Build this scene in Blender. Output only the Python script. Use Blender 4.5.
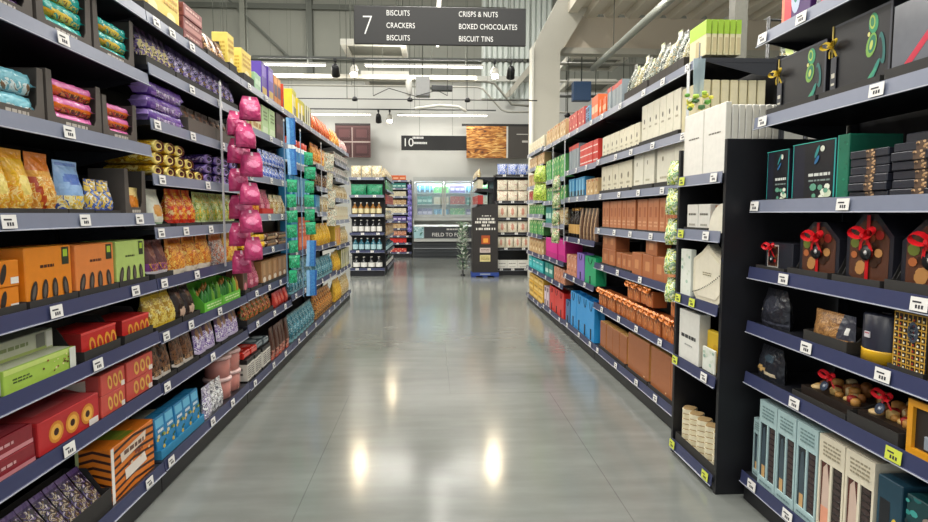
import bpy, bmesh, math, random
from mathutils import Vector, Matrix
C = bpy.context.scene
for o in list(bpy.data.objects): bpy.data.objects.remove(o)
COL = C.collection
R = random.Random(7)
PI = math.pi

# ------------------------------------------------------------------ camera
FPX = 600.0; EYE = 1.35
cd = bpy.data.cameras.new('camera'); cam = bpy.data.objects.new('camera', cd); COL.objects.link(cam)
cam.location = (0, 0, EYE)
cam.rotation_euler = (math.radians(90-4.574), 0, math.radians(-3.034))
cd.sensor_width = 36; cd.lens = FPX/928*36; cd.clip_start = .05; cd.clip_end = 100
C.camera = cam
def hz(z, Y):
    """height of a thing measured at distance Y, corrected for the downward tilt of the camera"""
    t = (z-EYE)/Y
    return EYE+Y*math.tan(math.atan(.08+t)-math.atan(.08))
# ------------------------------------------------------------------ world and exposure
w = bpy.data.worlds.new('world'); C.world = w; w.use_nodes = True
w.node_tree.nodes['Background'].inputs[0].default_value = (.86, .93, 1, 1)
w.node_tree.nodes['Background'].inputs[1].default_value = 0.8
C.view_settings.view_transform = 'Standard'; C.view_settings.look = 'None'
C.view_settings.exposure = 0.0; C.view_settings.gamma = 1
C.view_settings.use_curve_mapping = False
LAMP_W = 76.0          # watts of one linear luminaire
SPOT_W = 10.0

HIGH_FILL_W = 290.0       # watts of one added fill lamp under the roof, out of view
def area_light(name, loc, sx, sy, power, col, parent=None, rot=(0, 0, 0)):
    l = bpy.data.lights.new(name, 'AREA'); l.shape = 'RECTANGLE'; l.size = sx; l.size_y = sy
    l.energy = power; l.color = col
    o = bpy.data.objects.new(name, l); COL.objects.link(o); o.location = loc; o.rotation_euler = rot
    if parent: o.parent = parent
    return o

# ------------------------------------------------------------------ materials
def lin(c):
    c = c/255
    return c/12.92 if c <= .04045 else ((c+.055)/1.055)**2.4
def rgb(h): return tuple(lin(int(h[i:i+2], 16)) for i in (0, 2, 4))
MC = {}
def M(h, rough=.5, metal=0.0, var=.10, scale=30, emit=0, alpha=1, trans=0):
    k = (h, rough, metal, var, scale, emit, alpha, trans)
    if k in MC: return MC[k]
    m = bpy.data.materials.new('paint_'+h); m.use_nodes = True
    nt = m.node_tree; b = nt.nodes['Principled BSDF']; c = rgb(h)
    b.inputs['Roughness'].default_value = rough; b.inputs['Metallic'].default_value = metal
    if trans: b.inputs['Transmission Weight'].default_value = trans; b.inputs['IOR'].default_value = 1.15
    if alpha < 1: b.inputs['Alpha'].default_value = alpha
    if emit:
        b.inputs['Emission Color'].default_value = (*c, 1); b.inputs['Emission Strength'].default_value = emit
        b.inputs['Base Color'].default_value = (*c, 1)
    elif var:
        tc = nt.nodes.new('ShaderNodeTexCoord'); n = nt.nodes.new('ShaderNodeTexNoise')
        n.inputs['Scale'].default_value = scale; n.inputs['Detail'].default_value = 2
        nt.links.new(tc.outputs['Object'], n.inputs['Vector'])
        mx = nt.nodes.new('ShaderNodeMix'); mx.data_type = 'RGBA'
        mx.inputs['A'].default_value = (*[x*(1-var) for x in c], 1)
        mx.inputs['B'].default_value = (*[min(1, x*(1+var)) for x in c], 1)
        nt.links.new(n.outputs['Fac'], mx.inputs['Factor'])
        nt.links.new(mx.outputs['Result'], b.inputs['Base Color'])
    else: b.inputs['Base Color'].default_value = (*c, 1)
    MC[k] = m; return m
def tomat(x, rough=.45): return M(x, rough) if isinstance(x, str) else x

def crinkle(nt, b, scale=22, strength=.45):
    tc = nt.nodes.new('ShaderNodeTexCoord'); n = nt.nodes.new('ShaderNodeTexNoise'); n.inputs['Scale'].default_value = scale
    n.inputs['Detail'].default_value = 3; n.inputs['Distortion'].default_value = .8; nt.links.new(tc.outputs['Object'], n.inputs['Vector'])
    bp = nt.nodes.new('ShaderNodeBump'); bp.inputs['Strength'].default_value = strength; bp.inputs['Distance'].default_value = .02
    nt.links.new(n.outputs['Fac'], bp.inputs['Height']); nt.links.new(bp.outputs[0], b.inputs['Normal'])
def FOIL(h, rough=.28):
    """crinkled printed film"""
    k = ('foil', h, rough)
    if k not in MC:
        m = M(h, rough, var=.13, scale=29).copy(); crinkle(m.node_tree, m.node_tree.nodes['Principled BSDF']); MC[k] = m
    return MC[k]
def ART(cols, rough=.28, scale=26, foil=True):
    """busy printed artwork in the given colours, in soft-edged patches"""
    k = ('art', tuple(cols), rough, scale, foil)
    if k in MC: return MC[k]
    m = bpy.data.materials.new('printed_artwork'); m.use_nodes = True; nt = m.node_tree; b = nt.nodes['Principled BSDF']; b.inputs['Roughness'].default_value = rough
    tc = nt.nodes.new('ShaderNodeTexCoord'); n = nt.nodes.new('ShaderNodeTexNoise'); n.inputs['Scale'].default_value = scale
    n.inputs['Detail'].default_value = 2.5; n.inputs['Distortion'].default_value = 1.6; nt.links.new(tc.outputs['Object'], n.inputs['Vector'])
    r = nt.nodes.new('ShaderNodeValToRGB'); r.color_ramp.interpolation = 'CONSTANT'; nt.links.new(n.outputs['Fac'], r.inputs[0]); e = r.color_ramp.elements
    seq = list(cols)*2 if len(cols) < 4 else list(cols); e[0].position = 0; e[0].color = (*rgb(seq[0]), 1); e[1].position = .36; e[1].color = (*rgb(seq[1]), 1)
    for i, c in enumerate(seq[2:]):
        q = e.new(.36+.30*(i+1)/(len(seq)-1)); q.color = (*rgb(c), 1)
    nt.links.new(r.outputs[0], b.inputs['Base Color'])
    if foil: crinkle(nt, b)
    MC[k] = m; return m
def node_mat(name, fn):
    m = bpy.data.materials.new(name); m.use_nodes = True
    fn(m.node_tree, m.node_tree.nodes['Principled BSDF']); return m
def ramp(nt, fac, stops):
    r = nt.nodes.new('ShaderNodeValToRGB'); nt.links.new(fac, r.inputs[0])
    e = r.color_ramp.elements
    e[0].position, e[0].color = stops[0][0], (*rgb(stops[0][1]), 1)
    e[1].position, e[1].color = stops[1][0], (*rgb(stops[1][1]), 1)
    for p, c in stops[2:]:
        n = e.new(p); n.color = (*rgb(c), 1)
    return r.outputs[0]
def objco(nt, sc=(1, 1, 1)):
    t = nt.nodes.new('ShaderNodeTexCoord'); mp = nt.nodes.new('ShaderNodeMapping')
    nt.links.new(t.outputs['Object'], mp.inputs[0]); mp.inputs['Scale'].default_value = sc
    return mp.outputs[0]

# ------------------------------------------------------------------ mesh builder
class MB:
    def __init__(s): s.v = []; s.f = []; s.m = []; s.mats = []; s.sm = []
    def mi(s, m):
        m = tomat(m)
        if m not in s.mats: s.mats.append(m)
        return s.mats.index(m)
    def face(s, pts, m, smooth=False):
        n = len(s.v); s.v += [tuple(p) for p in pts]; s.f.append(tuple(range(n, n+len(pts)))); s.m.append(s.mi(m)); s.sm.append(smooth)
    def box(s, x0, x1, y0, y1, z0, z1, m):
        n = len(s.v); k = s.mi(m)
        s.v += [(x0, y0, z0), (x1, y0, z0), (x1, y1, z0), (x0, y1, z0), (x0, y0, z1), (x1, y0, z1), (x1, y1, z1), (x0, y1, z1)]
        for q in ((0, 3, 2, 1), (4, 5, 6, 7), (0, 1, 5, 4), (1, 2, 6, 5), (2, 3, 7, 6), (3, 0, 4, 7)):
            s.f.append(tuple(n+i for i in q)); s.m.append(k); s.sm.append(False)
    def rbox(s, x0, x1, y0, y1, z0, z1, m, c=.002):
        c = min(c, (x1-x0)*.3, (y1-y0)*.3, (z1-z0)*.3)
        n = len(s.v); k = s.mi(m); X = (x0, x1); Y = (y0, y1); Z = (z0, z1); idx = {}
        for i in (0, 1):
            for j in (0, 1):
                for l in (0, 1):
                    sx, sy, sz = (1, -1)[i]*c, (1, -1)[j]*c, (1, -1)[l]*c
                    for a, p in enumerate(((X[i], Y[j]+sy, Z[l]+sz), (X[i]+sx, Y[j], Z[l]+sz), (X[i]+sx, Y[j]+sy, Z[l]))):
                        idx[i, j, l, a] = len(s.v); s.v.append(p)
        cx, cy, cz = (x0+x1)/2, (y0+y1)/2, (z0+z1)/2
        def add(q):
            P = [Vector(s.v[i]) for i in q]; nn = (P[1]-P[0]).cross(P[2]-P[0]); ce = sum(P, Vector())/len(P)
            if nn.dot(ce-Vector((cx, cy, cz))) < 0: q = q[::-1]
            s.f.append(tuple(q)); s.m.append(k); s.sm.append(False)
        for i in (0, 1): add([idx[i, 0, 0, 0], idx[i, 1, 0, 0], idx[i, 1, 1, 0], idx[i, 0, 1, 0]])
        for j in (0, 1): add([idx[0, j, 0, 1], idx[1, j, 0, 1], idx[1, j, 1, 1], idx[0, j, 1, 1]])
        for l in (0, 1): add([idx[0, 0, l, 2], idx[1, 0, l, 2], idx[1, 1, l, 2], idx[0, 1, l, 2]])
        for i in (0, 1):
            for j in (0, 1): add([idx[i, j, 0, 0], idx[i, j, 1, 0], idx[i, j, 1, 1], idx[i, j, 0, 1]])
            for l in (0, 1): add([idx[i, 0, l, 0], idx[i, 1, l, 0], idx[i, 1, l, 2], idx[i, 0, l, 2]])
        for j in (0, 1):
            for l in (0, 1): add([idx[0, j, l, 1], idx[1, j, l, 1], idx[1, j, l, 2], idx[0, j, l, 2]])
        for i in (0, 1):
            for j in (0, 1):
                for l in (0, 1): add([idx[i, j, l, 0], idx[i, j, l, 1], idx[i, j, l, 2]])
    def prism(s, prof, a0, a1, m, axis='x'):
        # prof: list of (p,q); axis x -> (y,z); y -> (x,z); z -> (x,y)
        def P(p, q, a): return (a, p, q) if axis == 'x' else (p, a, q) if axis == 'y' else (p, q, a)
        n = len(prof); b = len(s.v); k = s.mi(m)
        s.v += [P(p, q, a0) for p, q in prof]+[P(p, q, a1) for p, q in prof]
        fl = [tuple(b+i for i in range(n))[::-1], tuple(b+n+i for i in range(n))]
        fl += [(b+i, b+(i+1) % n, b+n+(i+1) % n, b+n+i) for i in range(n)]
        for f in fl: s.f.append(f); s.m.append(k); s.sm.append(False)
    def lathe(s, prof, m, seg=20, cx=0, cy=0, z=0, smooth=True):
        k0 = len(s.v)
        for r, h in prof:
            for i in range(seg):
                a = 2*PI*i/seg; s.v.append((cx+r*math.cos(a), cy+r*math.sin(a), z+h))
        for j in range(len(prof)-1):
            mm = m[j] if isinstance(m, list) else m; k = s.mi(mm)
            for i in range(seg):
                i2 = (i+1) % seg
                s.f.append((k0+j*seg+i, k0+j*seg+i2, k0+(j+1)*seg+i2, k0+(j+1)*seg+i)); s.m.append(k); s.sm.append(smooth)
    def tube(s, path, r, m, seg=8, cap=True):
        path = [Vector(p) for p in path]; k = s.mi(m); base = len(s.v); n = len(path)
        for i, p in enumerate(path):
            t = (path[min(i+1, n-1)]-path[max(i-1, 0)]).normalized()
            u = t.cross(Vector((0, 0, 1)));
            if u.length < .05: u = t.cross(Vector((1, 0, 0)))
            u.normalize(); v = t.cross(u)
            rr = r[i] if isinstance(r, (list, tuple)) else r
            for j in range(seg):
                a = 2*PI*j/seg; s.v.append(tuple(p+u*rr*math.cos(a)+v*rr*math.sin(a)))
        for i in range(n-1):
            for j in range(seg):
                j2 = (j+1) % seg
                s.f.append((base+i*seg+j, base+i*seg+j2, base+(i+1)*seg+j2, base+(i+1)*seg+j)); s.m.append(k); s.sm.append(True)
        if cap:
            s.f.append(tuple(base+j for j in range(seg))[::-1]); s.m.append(k); s.sm.append(False)
            s.f.append(tuple(base+(n-1)*seg+j for j in range(seg))); s.m.append(k); s.sm.append(False)
    def ribbon(s, path, wdir, w, m):
        k = s.mi(m); b = len(s.v); wd = Vector(wdir).normalized()*w/2
        for p in path: p = Vector(p); s.v += [tuple(p-wd), tuple(p+wd)]
        for i in range(len(path)-1):
            s.f.append((b+2*i, b+2*i+1, b+2*i+3, b+2*i+2)); s.m.append(k); s.sm.append(True)
    def mesh(s, name):
        me = bpy.data.meshes.new(name); me.from_pydata(s.v, [], s.f)
        for m in s.mats: me.materials.append(m)
        me.polygons.foreach_set('material_index', s.m); me.polygons.foreach_set('use_smooth', s.sm); me.update()
        return me
    def build(s, name, parent=None, loc=(0, 0, 0), rot=(0, 0, 0)):
        o = bpy.data.objects.new(name, s.mesh(name)); COL.objects.link(o); o.location = loc; o.rotation_euler = rot
        if parent: o.parent = parent
        return o

def tag(o, label=None, cat=None, group=None, kind=None):
    if label: o['label'] = label
    if cat: o['category'] = cat
    if group: o['group'] = group
    if kind: o['kind'] = kind
    return o
def empty(name, loc=(0, 0, 0), rz=0, label=None, cat=None, group=None):
    o = bpy.data.objects.new(name, None); COL.objects.link(o); o.location = loc; o.rotation_euler = (0, 0, rz)
    o.empty_display_size = .05
    return tag(o, label, cat, group)
def copy_tree(o, parent=None):
    c = o.copy(); COL.objects.link(c); c.parent = parent
    for ch in list(o.children): copy_tree(ch, c)
    return c
def text_mesh(name, body, size, mat, parent, loc, rot=(PI/2, 0, 0), align='LEFT', extrude=.002, spacing=1.0, thin=0):
    cu = bpy.data.curves.new(name, 'FONT'); cu.body = body; cu.size = size; cu.extrude = extrude; cu.offset = -thin
    cu.align_x = align; cu.align_y = 'CENTER'; cu.space_character = spacing
    t = bpy.data.objects.new('tmp', cu); COL.objects.link(t)
    dg = bpy.context.evaluated_depsgraph_get(); me = bpy.data.meshes.new_from_object(t.evaluated_get(dg))
    bpy.data.objects.remove(t); me.materials.clear(); me.materials.append(tomat(mat))
    o = bpy.data.objects.new(name, me); COL.objects.link(o); o.location = loc; o.rotation_euler = rot
    o.parent = parent
    return o

# ------------------------------------------------------------------ the setting
def floor_mat(nt, b):
    co = objco(nt)
    n1 = nt.nodes.new('ShaderNodeTexNoise'); n1.inputs['Scale'].default_value = 1.3; n1.inputs['Detail'].default_value = 7
    n1.inputs['Roughness'].default_value = .62
    n2 = nt.nodes.new('ShaderNodeTexNoise'); n2.inputs['Scale'].default_value = 2.0; n2.inputs['Detail'].default_value = 5
    nt.links.new(co, n1.inputs[0]); nt.links.new(objco(nt, (1, 4.5, 1)), n2.inputs[0])
    ad = nt.nodes.new('ShaderNodeMath'); ad.operation = 'ADD'; nt.links.new(n1.outputs[0], ad.inputs[0]); nt.links.new(n2.outputs[0], ad.inputs[1])
    hf = nt.nodes.new('ShaderNodeMath'); hf.operation = 'MULTIPLY'; hf.inputs[1].default_value = .5; nt.links.new(ad.outputs[0], hf.inputs[0])
    c = ramp(nt, hf.outputs[0], [(.25, '62655f'), (.75, '7c7f7b'), (.5, '6e716d')])
    br = nt.nodes.new('ShaderNodeTexBrick'); br.offset = .5
    oc = objco(nt); oc.node.inputs['Location'].default_value = (.62, .4, 0); nt.links.new(oc, br.inputs[0]); br.inputs['Scale'].default_value = 1
    br.inputs['Mortar Size'].default_value = .0028; br.inputs['Brick Width'].default_value = 1.5; br.inputs['Row Height'].default_value = 2.4
    br.inputs['Color1'].default_value = (1, 1, 1, 1); br.inputs['Color2'].default_value = (.95, .95, .95, 1); br.inputs['Mortar'].default_value = (.72, .72, .72, 1)
    mx = nt.nodes.new('ShaderNodeMix'); mx.data_type = 'RGBA'; mx.blend_type = 'MULTIPLY'; mx.inputs['Factor'].default_value = 1
    nt.links.new(c, mx.inputs['A']); nt.links.new(br.outputs[0], mx.inputs['B']); nt.links.new(mx.outputs['Result'], b.inputs['Base Color'])
    mr = nt.nodes.new('ShaderNodeMapRange'); mr.inputs['To Min'].default_value = .10; mr.inputs['To Max'].default_value = .22
    nt.links.new(n1.outputs[0], mr.inputs[0]); nt.links.new(mr.outputs[0], b.inputs['Roughness'])
MFLOOR = node_mat('polished_grey_floor', floor_mat)
WHITE = M('c9c9c3', .8, var=.03, scale=2); OLIVE = M('8f9086', .8, var=.04, scale=1); STEEL = M('5c5f57', .6, var=.05)
BEAM = M('bcb8aa', .6, var=.03); DECK = M('d8d0c0', .55, var=.05)
def struct(name, mb, loc=(0, 0, 0)):
    return tag(mb.build(name, loc=loc), kind='structure')
b = MB(); b.box(-9, 9, -4, 19.2, -.1, 0, MFLOOR); struct('floor', b)
b = MB(); b.box(-9, 9, 19, 19.2, 0, hz(5.62, 19), WHITE); struct('wall_back', b)
b = MB(); b.box(-9, 9, 19.02, 19.2, hz(5.62, 19), 9.4, OLIVE); struct('wall_back_upper', b)
b = MB(); b.box(-9.2, -9, -4, 19.2, 0, 9.4, WHITE); struct('wall_left', b)
b = MB(); b.box(9, 9.2, -4, 19.2, 0, 9.4, WHITE); struct('wall_right', b)
b = MB(); b.box(-9, 2.3, -4, 19.2, 9.2, 9.4, WHITE); b.box(2.3, 9, 12.75, 19.2, 9.2, 9.4, WHITE); struct('ceiling', b)
# ribbed daylight cladding near the column
b = MB()
for i in range(13):
    x = 1.55+i*.17; b.prism([(x, 18.99), (x+.05, 18.9), (x+.11, 18.9), (x+.16, 18.99)], 4.9, 9.1, M('e6ece6', .5, var=.02), 'z')
struct('wall_ribbed_cladding', b)
# profiled roof deck over the goods on the other side of the frame
b = MB(); k = 2.75; DZ = hz(5.5, 12.6)
prof = []
while k < 8.9:
    prof += [(k, DZ), (k+.2, DZ), (k+.25, DZ+.11), (k+.39, DZ+.11), (k+.44, DZ)]; k += .44
prof = prof+[(prof[-1][0], DZ+.2), (2.75, DZ+.2)]
b.prism(prof, -2.0, 12.7, DECK, 'y'); struct('ceiling_profiled_deck', b)
b = MB(); b.box(2.75, 8.9, 12.6, 12.72, 4.72, hz(5.5, 12.6)+.02, M('cfc3b0', .8, var=.03)); b.box(2.62, 8.9, 12.5, 12.75, 4.62, 4.74, BEAM); struct('wall_soffit', b)
# portal frame: column with haunch and rising rafter
b = MB(); b.box(2.06, 2.60, 12.3, 12.55, 0, 4.60, BEAM)
b.prism([(2.06, 4.60), (2.60, 4.60), (2.75, 4.80), (4.5, 7.7), (3.65, 7.7), (2.10, 4.80)], 12.3, 12.55, BEAM, 'y')
b.box(2.02, 2.06, 12.25, 12.6, 0, 4.70, M('dcd9cc', .6, var=.02))
struct('trim_1_portal_column', b)
b = MB()   # steel frame members of the rear gable
b.box(-9, 2.3, 18.9, 19.0, hz(7.70, 19), hz(7.86, 19), STEEL); b.box(-3.78, -3.6, 18.86, 19.0, 5.5, 9.2, STEEL); b.box(-5.75, -5.6, 18.86, 19, 5.5, 9.2, M('8a8b80', .6)); 
b.box(-9, 3.2, 18.9, 19.0, hz(6.12, 19), hz(6.24, 19), STEEL)
b.box(-1.9, 2.0, 18.93, 19.0, 8.3, 8.36, STEEL)
b.prism([(-6.1, 7.72), (-6.02, 7.72), (-4.3, 6.1), (-4.38, 6.1)], 18.88, 18.94, STEEL, 'y')
b.box(-9, 3.4, 18.8, 19.0, hz(5.5, 19), hz(5.66, 19), M('cfcfc6', .6)); 
b.prism([(3.3, 6.25), (3.5, 6.25), (2.4, 4.9), (2.2, 4.9)], 18.6, 18.7, BEAM, 'y')
struct('trim_2_gable_frame', b)

# ------------------------------------------------------------------ product print helpers
def inpoly(dc, u, v):
    t = dc[0]
    if t in 'rtn': return dc[1] <= u <= dc[3] and dc[2] <= v <= dc[4]
    if t == 'e': return ((u-dc[1])/dc[3])**2+((v-dc[2])/dc[4])**2 <= 1
    if t == 'p':   # polygon
        P = dc[1]; c = False; j = len(P)-1
        for i in range(len(P)):
            if (P[i][1] > v) != (P[j][1] > v) and u < (P[j][0]-P[i][0])*(v-P[i][1])/(P[j][1]-P[i][1]+1e-9)+P[i][0]: c = not c
            j = i
        return c
    return False
def expand(D, w, h, seed=1):
    """turn print tuples into (polygon in 0..1, colour)"""
    rr = random.Random(seed); out = []
    for d in D:
        t = d[0]
        if t == 'r': out.append(([(d[1], d[2]), (d[3], d[2]), (d[3], d[4]), (d[1], d[4])], d[5]))
        elif t == 'e':
            a0 = math.radians(d[6]) if len(d) > 6 else 0; P = []
            for i in range(14):
                a = 2*PI*i/14; x = d[3]*w*math.cos(a); y = d[4]*h*math.sin(a)
                P.append((d[1]+(x*math.cos(a0)-y*math.sin(a0))/w, d[2]+(x*math.sin(a0)+y*math.cos(a0))/h))
            out.append((P, d[5]))
        elif t == 'p': out.append((list(d[1]), d[2]))
        elif t == 't':      # lines of tiny illegible print: (t,u0,v0,u1,v1,col,lines)
            n = d[6]; lh = (d[4]-d[2])/n
            for i in range(n):
                u = d[1]+rr.uniform(0, .05)*(d[3]-d[1]); v = d[4]-(i+1)*lh+lh*.25
                while u < d[3]-.02:
                    uw = min(rr.uniform(.1, .25)*(d[3]-d[1]), d[3]-u)
                    out.append(([(u, v), (u+uw, v), (u+uw, v+lh*.5), (u, v+lh*.5)], d[5])); u += uw+.04*(d[3]-d[1])
        elif t == 'n':      # scattered blobs: (n,u0,v0,u1,v1,[cols],count,size)
            for i in range(d[6]):
                u = rr.uniform(d[1], d[3]); v = rr.uniform(d[2], d[4]); s = d[7]*rr.uniform(.6, 1.3); a0 = rr.uniform(0, PI)
                P = [(u+s*math.cos(a0+a)*min(1, h/w), v+s*math.sin(a0+a)*.7*min(1, w/h)) for a in [2*PI*q/7 for q in range(7)]]
                P = [(min(max(a, .005), .995), min(max(c, .005), .995)) for a, c in P]
                out.append((P, rr.choice(d[5])))
    return out
def print_front(mb, D, w, h, y=0, x0=None, z0=0, seed=1, rough=.4):
    x0 = -w/2 if x0 is None else x0
    for i, (P, c) in enumerate(expand(D, w, h, seed)):
        e = .0006+.00012*min(i, 40)
        mb.face([(x0+min(max(u, 0), 1)*w, y-e, z0+min(max(v, 0), 1)*h) for u, v in P], M(c, rough) if isinstance(c, str) else c)
def print_side(mb, D, x, d, h, sgn, seed=2):
    for i, (P, c) in enumerate(expand(D, d, h, seed)):
        e = (.0005+.00006*min(i, 40))*sgn
        mb.face([(x+e, u*d, v*h) for u, v in P], tomat(c))
def print_top(mb, D, w, d, h, seed=3):
    for i, (P, c) in enumerate(expand(D, w, d, seed)):
        mb.face([(-w/2+u*w, v*d, h+.0006+.0001*min(i, 40)) for u, v in P], tomat(c))

# factories: each returns fn(name, w, h, d) -> root object (origin: bottom, centre of the front)
def BX(base, D=(), near=(), top=(), flap=True, rough=.42, c=.0025):
    def f(name, w, h, d):
        m = MB(); m.rbox(-w/2, w/2, 0, d, 0, h, M(base, rough), c)
        if flap and h > .05: m.box(-w/2+.004, w/2-.004, d*.3, d*.3+.0012, h-.0002, h+.0008, M(base, .7, var=.3))
        print_front(m, D, w, h)
        if near: print_side(m, near, -w/2, d, h, -1); print_side(m, near, w/2, d, h, 1)
        if top: print_top(m, top, w, d, h)
        return m.build(name)
    return f
def film(c, rough): return FOIL(c, rough) if isinstance(c, str) else c
def POUCH(base, D=(), back=None, crimp=.07, puff=1.0, lean=.0, rough=.28, seed=3, neck=0):
    def f(name, w, h, d):
        rr = random.Random(seed); nu, nv = 14, 20; m = MB()
        d = min(d, h*.45)*puff
        rules = list(D)
        def col(u, v):
            c = base
            for q in rules:
                if q[0] == 'n':
                    if inpoly(q, u, v): c = ART([base]+list(q[5]))
                elif q[0] == 't':
                    if inpoly(q, u, v): c = ART([base, q[5]], scale=60)
                elif inpoly(q, u, v): c = q[5] if q[0] in 're' else q[2]
            return c
        jit = [[rr.uniform(-1, 1) for _ in range(nu+1)] for _ in range(nv+1)]
        for side in (-1, 1):
            b0 = len(m.v)
            for j in range(nv+1):
                v = j/nv
                fv = (.75+.25*math.sin(min(1, v/.3)*PI/2)) if v < .3 else max(0, 1-((v-.3)/(1-crimp-.3))**1.7) if v < 1-crimp else 0
                wx = 1-.10*math.sin(PI*min(1, v/(1-crimp)))*.5 - neck*max(0, v-.6)
                for i in range(nu+1):
                    u = i/nu; g = max(0, 1-abs(2*u-1)**3.2)**.6
                    y = side*(d/2*g*fv+.0008)+jit[j][i]*.045*d*g*fv + lean*h*v*v
                    m.v.append(((u-.5)*w*wx, d/2+y, v*h+(.01*w*jit[j][0] if v > .9 else 0)))
            for j in range(nv):
                for i in range(nu):
                    q = (b0+j*(nu+1)+i, b0+j*(nu+1)+i+1, b0+(j+1)*(nu+1)+i+1, b0+(j+1)*(nu+1)+i)
                    if side == 1: q = q[::-1]
                    m.f.append(q); m.m.append(m.mi(film(col((i+.5)/nu, (j+.5)/nv), rough))); m.sm.append(True)
        return m.build(name)
    return f
def WRAP(base, bands=(), endcol=None, n=14, rough=.25, fin=.016, square=6.5, seed=5):
    """flow-wrapped packet lying on the shelf, length along x; bands: (t0,t1,angle0,angle1,colour)"""
    def f(name, w, h, d):
        rr = random.Random(seed); m = MB(); nl = 16; ns = 16
        L = w; fx = min(fin, L*.12)
        ts = [0, fx/L, fx/L+.01]+[fx/L+.01+(1-2*fx/L-.02)*i/(nl-1) for i in range(1, nl-1)]+[1-fx/L-.01, 1-fx/L, 1]
        b0 = len(m.v)
        for t in ts:
            e = min(t, 1-t)*L
            s = 0 if e <= fx+1e-6 else min(1, .80+(e-fx)/.02*.2)
            for j in range(ns):
                a = 2*PI*j/ns; ca, sa = math.cos(a), math.sin(a)
                rx = (abs(ca)**square+abs(sa)**square)**(-1/square)
                k = 1+.04*rr.uniform(-1, 1)
                y = d/2*ca*rx*k*(.96 if s == 0 else s) ; z = h/2*sa*rx*k*(.03 if s == 0 else s)
                m.v.append(((t-.5)*L, d/2+y, max(.0005, h/2+z)))
        for i in range(len(ts)-1):
            for j in range(ns):
                t = (ts[i]+ts[i+1])/2; a = (j+.5)/ns*360; c = base
                if endcol and (t < .06 or t > .94): c = endcol
                for q in bands:
                    if q[0] <= t <= q[1] and (q[2] <= a <= q[3]): c = q[4]
                m.f.append((b0+i*ns+j, b0+(i+1)*ns+j, b0+(i+1)*ns+(j+1) % ns, b0+i*ns+(j+1) % ns)); m.m.append(m.mi(film(c, rough))); m.sm.append(True)
        for k in (0, len(ts)-1):
            m.f.append(tuple(b0+k*ns+j for j in range(ns))); m.m.append(m.mi(M(endcol or base, rough))); m.sm.append(False)
        return m.build(name)
    return f
def ROLL(base, ringc, corec, rough=.25, seed=2):
    """twist of wrapped biscuits pointing out of the shelf, folded end in view"""
    def f(name, w, h, d):
        m = MB(); r = min(w, h)/2; ns = 16; rr = random.Random(seed)
        prof = [(0.15, .010, corec), (.45, .004, ringc), (.72, .008, corec), (.9, 0, ringc), (1, .012, base), (1.0, .05, base), (.98, .5*d, base), (1, d-.01, base), (.8, d, base)]
        b0 = len(m.v)
        for q, y, c in prof:
            for j in range(ns):
                a = 2*PI*j/ns; k = 1+(.05*rr.uniform(-1, 1) if q < .99 else .02*math.sin(5*a))
                m.v.append((w/2*q*k*math.cos(a), y, h/2+h/2*min(1, q*k)*math.sin(a)))
        for i in range(len(prof)-1):
            for j in range(ns):
                m.f.append((b0+i*ns+j, b0+i*ns+(j+1) % ns, b0+(i+1)*ns+(j+1) % ns, b0+(i+1)*ns+j)); m.m.append(m.mi(film(prof[i][2], rough))); m.sm.append(True)
        m.f.append(tuple(b0+j for j in range(ns))); m.m.append(m.mi(M(corec, rough))); m.sm.append(False)
        return m.build(name)
    return f
def bow(m, cx, y, cz, s, c):
    mat = M(c, .3)
    for sg in (-1, 1):
        P = []
        for i in range(11):
            t = i/10*2*PI; P.append((cx+sg*(s*.5-s*.5*math.cos(t))*1.0, y-.012-.014*math.sin(t/2), cz+s*.28*math.sin(t)+sg*0+s*.25*math.sin(t/2)))
        m.ribbon(P, (0, .8, .6), s*.30, mat)
        m.ribbon([(cx, y-.012, cz), (cx+sg*s*.30, y-.012, cz-s*.40), (cx+sg*s*.45, y-.006, cz-s*.85)], (1, 0, .35*sg), s*.22, mat)
    m.rbox(cx-s*.13, cx+s*.13, y-.03, y-.004, cz-s*.13, cz+s*.15, mat, .004)
def WINBOX(base, glass, items, wins, extra=(), near=(), top=()):
    """carton whose front has cut windows: wins (u0,v0,u1,v1), contents behind each"""
    def f(name, w, h, d):
        root = empty(name); m = MB(); t = .003
        m.box(-w/2, w/2, .02, d, 0, h, M(base, .5)); 
        us = sorted({0, 1, *[a for q in wins for a in (q[0], q[2])]}); vs = sorted({0, 1, *[a for q in wins for a in (q[1], q[3])]})
        for i in range(len(us)-1):
            for j in range(len(vs)-1):
                u = (us[i]+us[i+1])/2; v = (vs[j]+vs[j+1])/2
                if any(q[0] < u < q[2] and q[1] < v < q[3] for q in wins): continue
                m.box(-w/2+us[i]*w, -w/2+us[i+1]*w, 0, .0195, vs[j]*h, vs[j+1]*h, M(base, .5))
        print_front(m, extra, w, h)
        if near: print_side(m, near, -w/2, d, h, -1); print_side(m, near, w/2, d, h, 1)
        if top: print_top(m, top, w, d, h)
        m.build('carton', root)
        for q in wins:
            g = MB(); x0, x1, z0, z1 = -w/2+q[0]*w, -w/2+q[2]*w, q[1]*h, q[3]*h
            g.box(x0+.0005, x1-.0005, .012, .0195, z0+.0005, z1-.0005, M(glass, .2))
            it = [(a[0], *a[1:]) for a in items]
            print_front(g, it, x1-x0-.002, z1-z0-.002, y=.012, x0=x0+.001, z0=z0+.001, seed=int(q[0]*97)+5)
            g.build('window', root)
        return root
    return f
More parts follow.
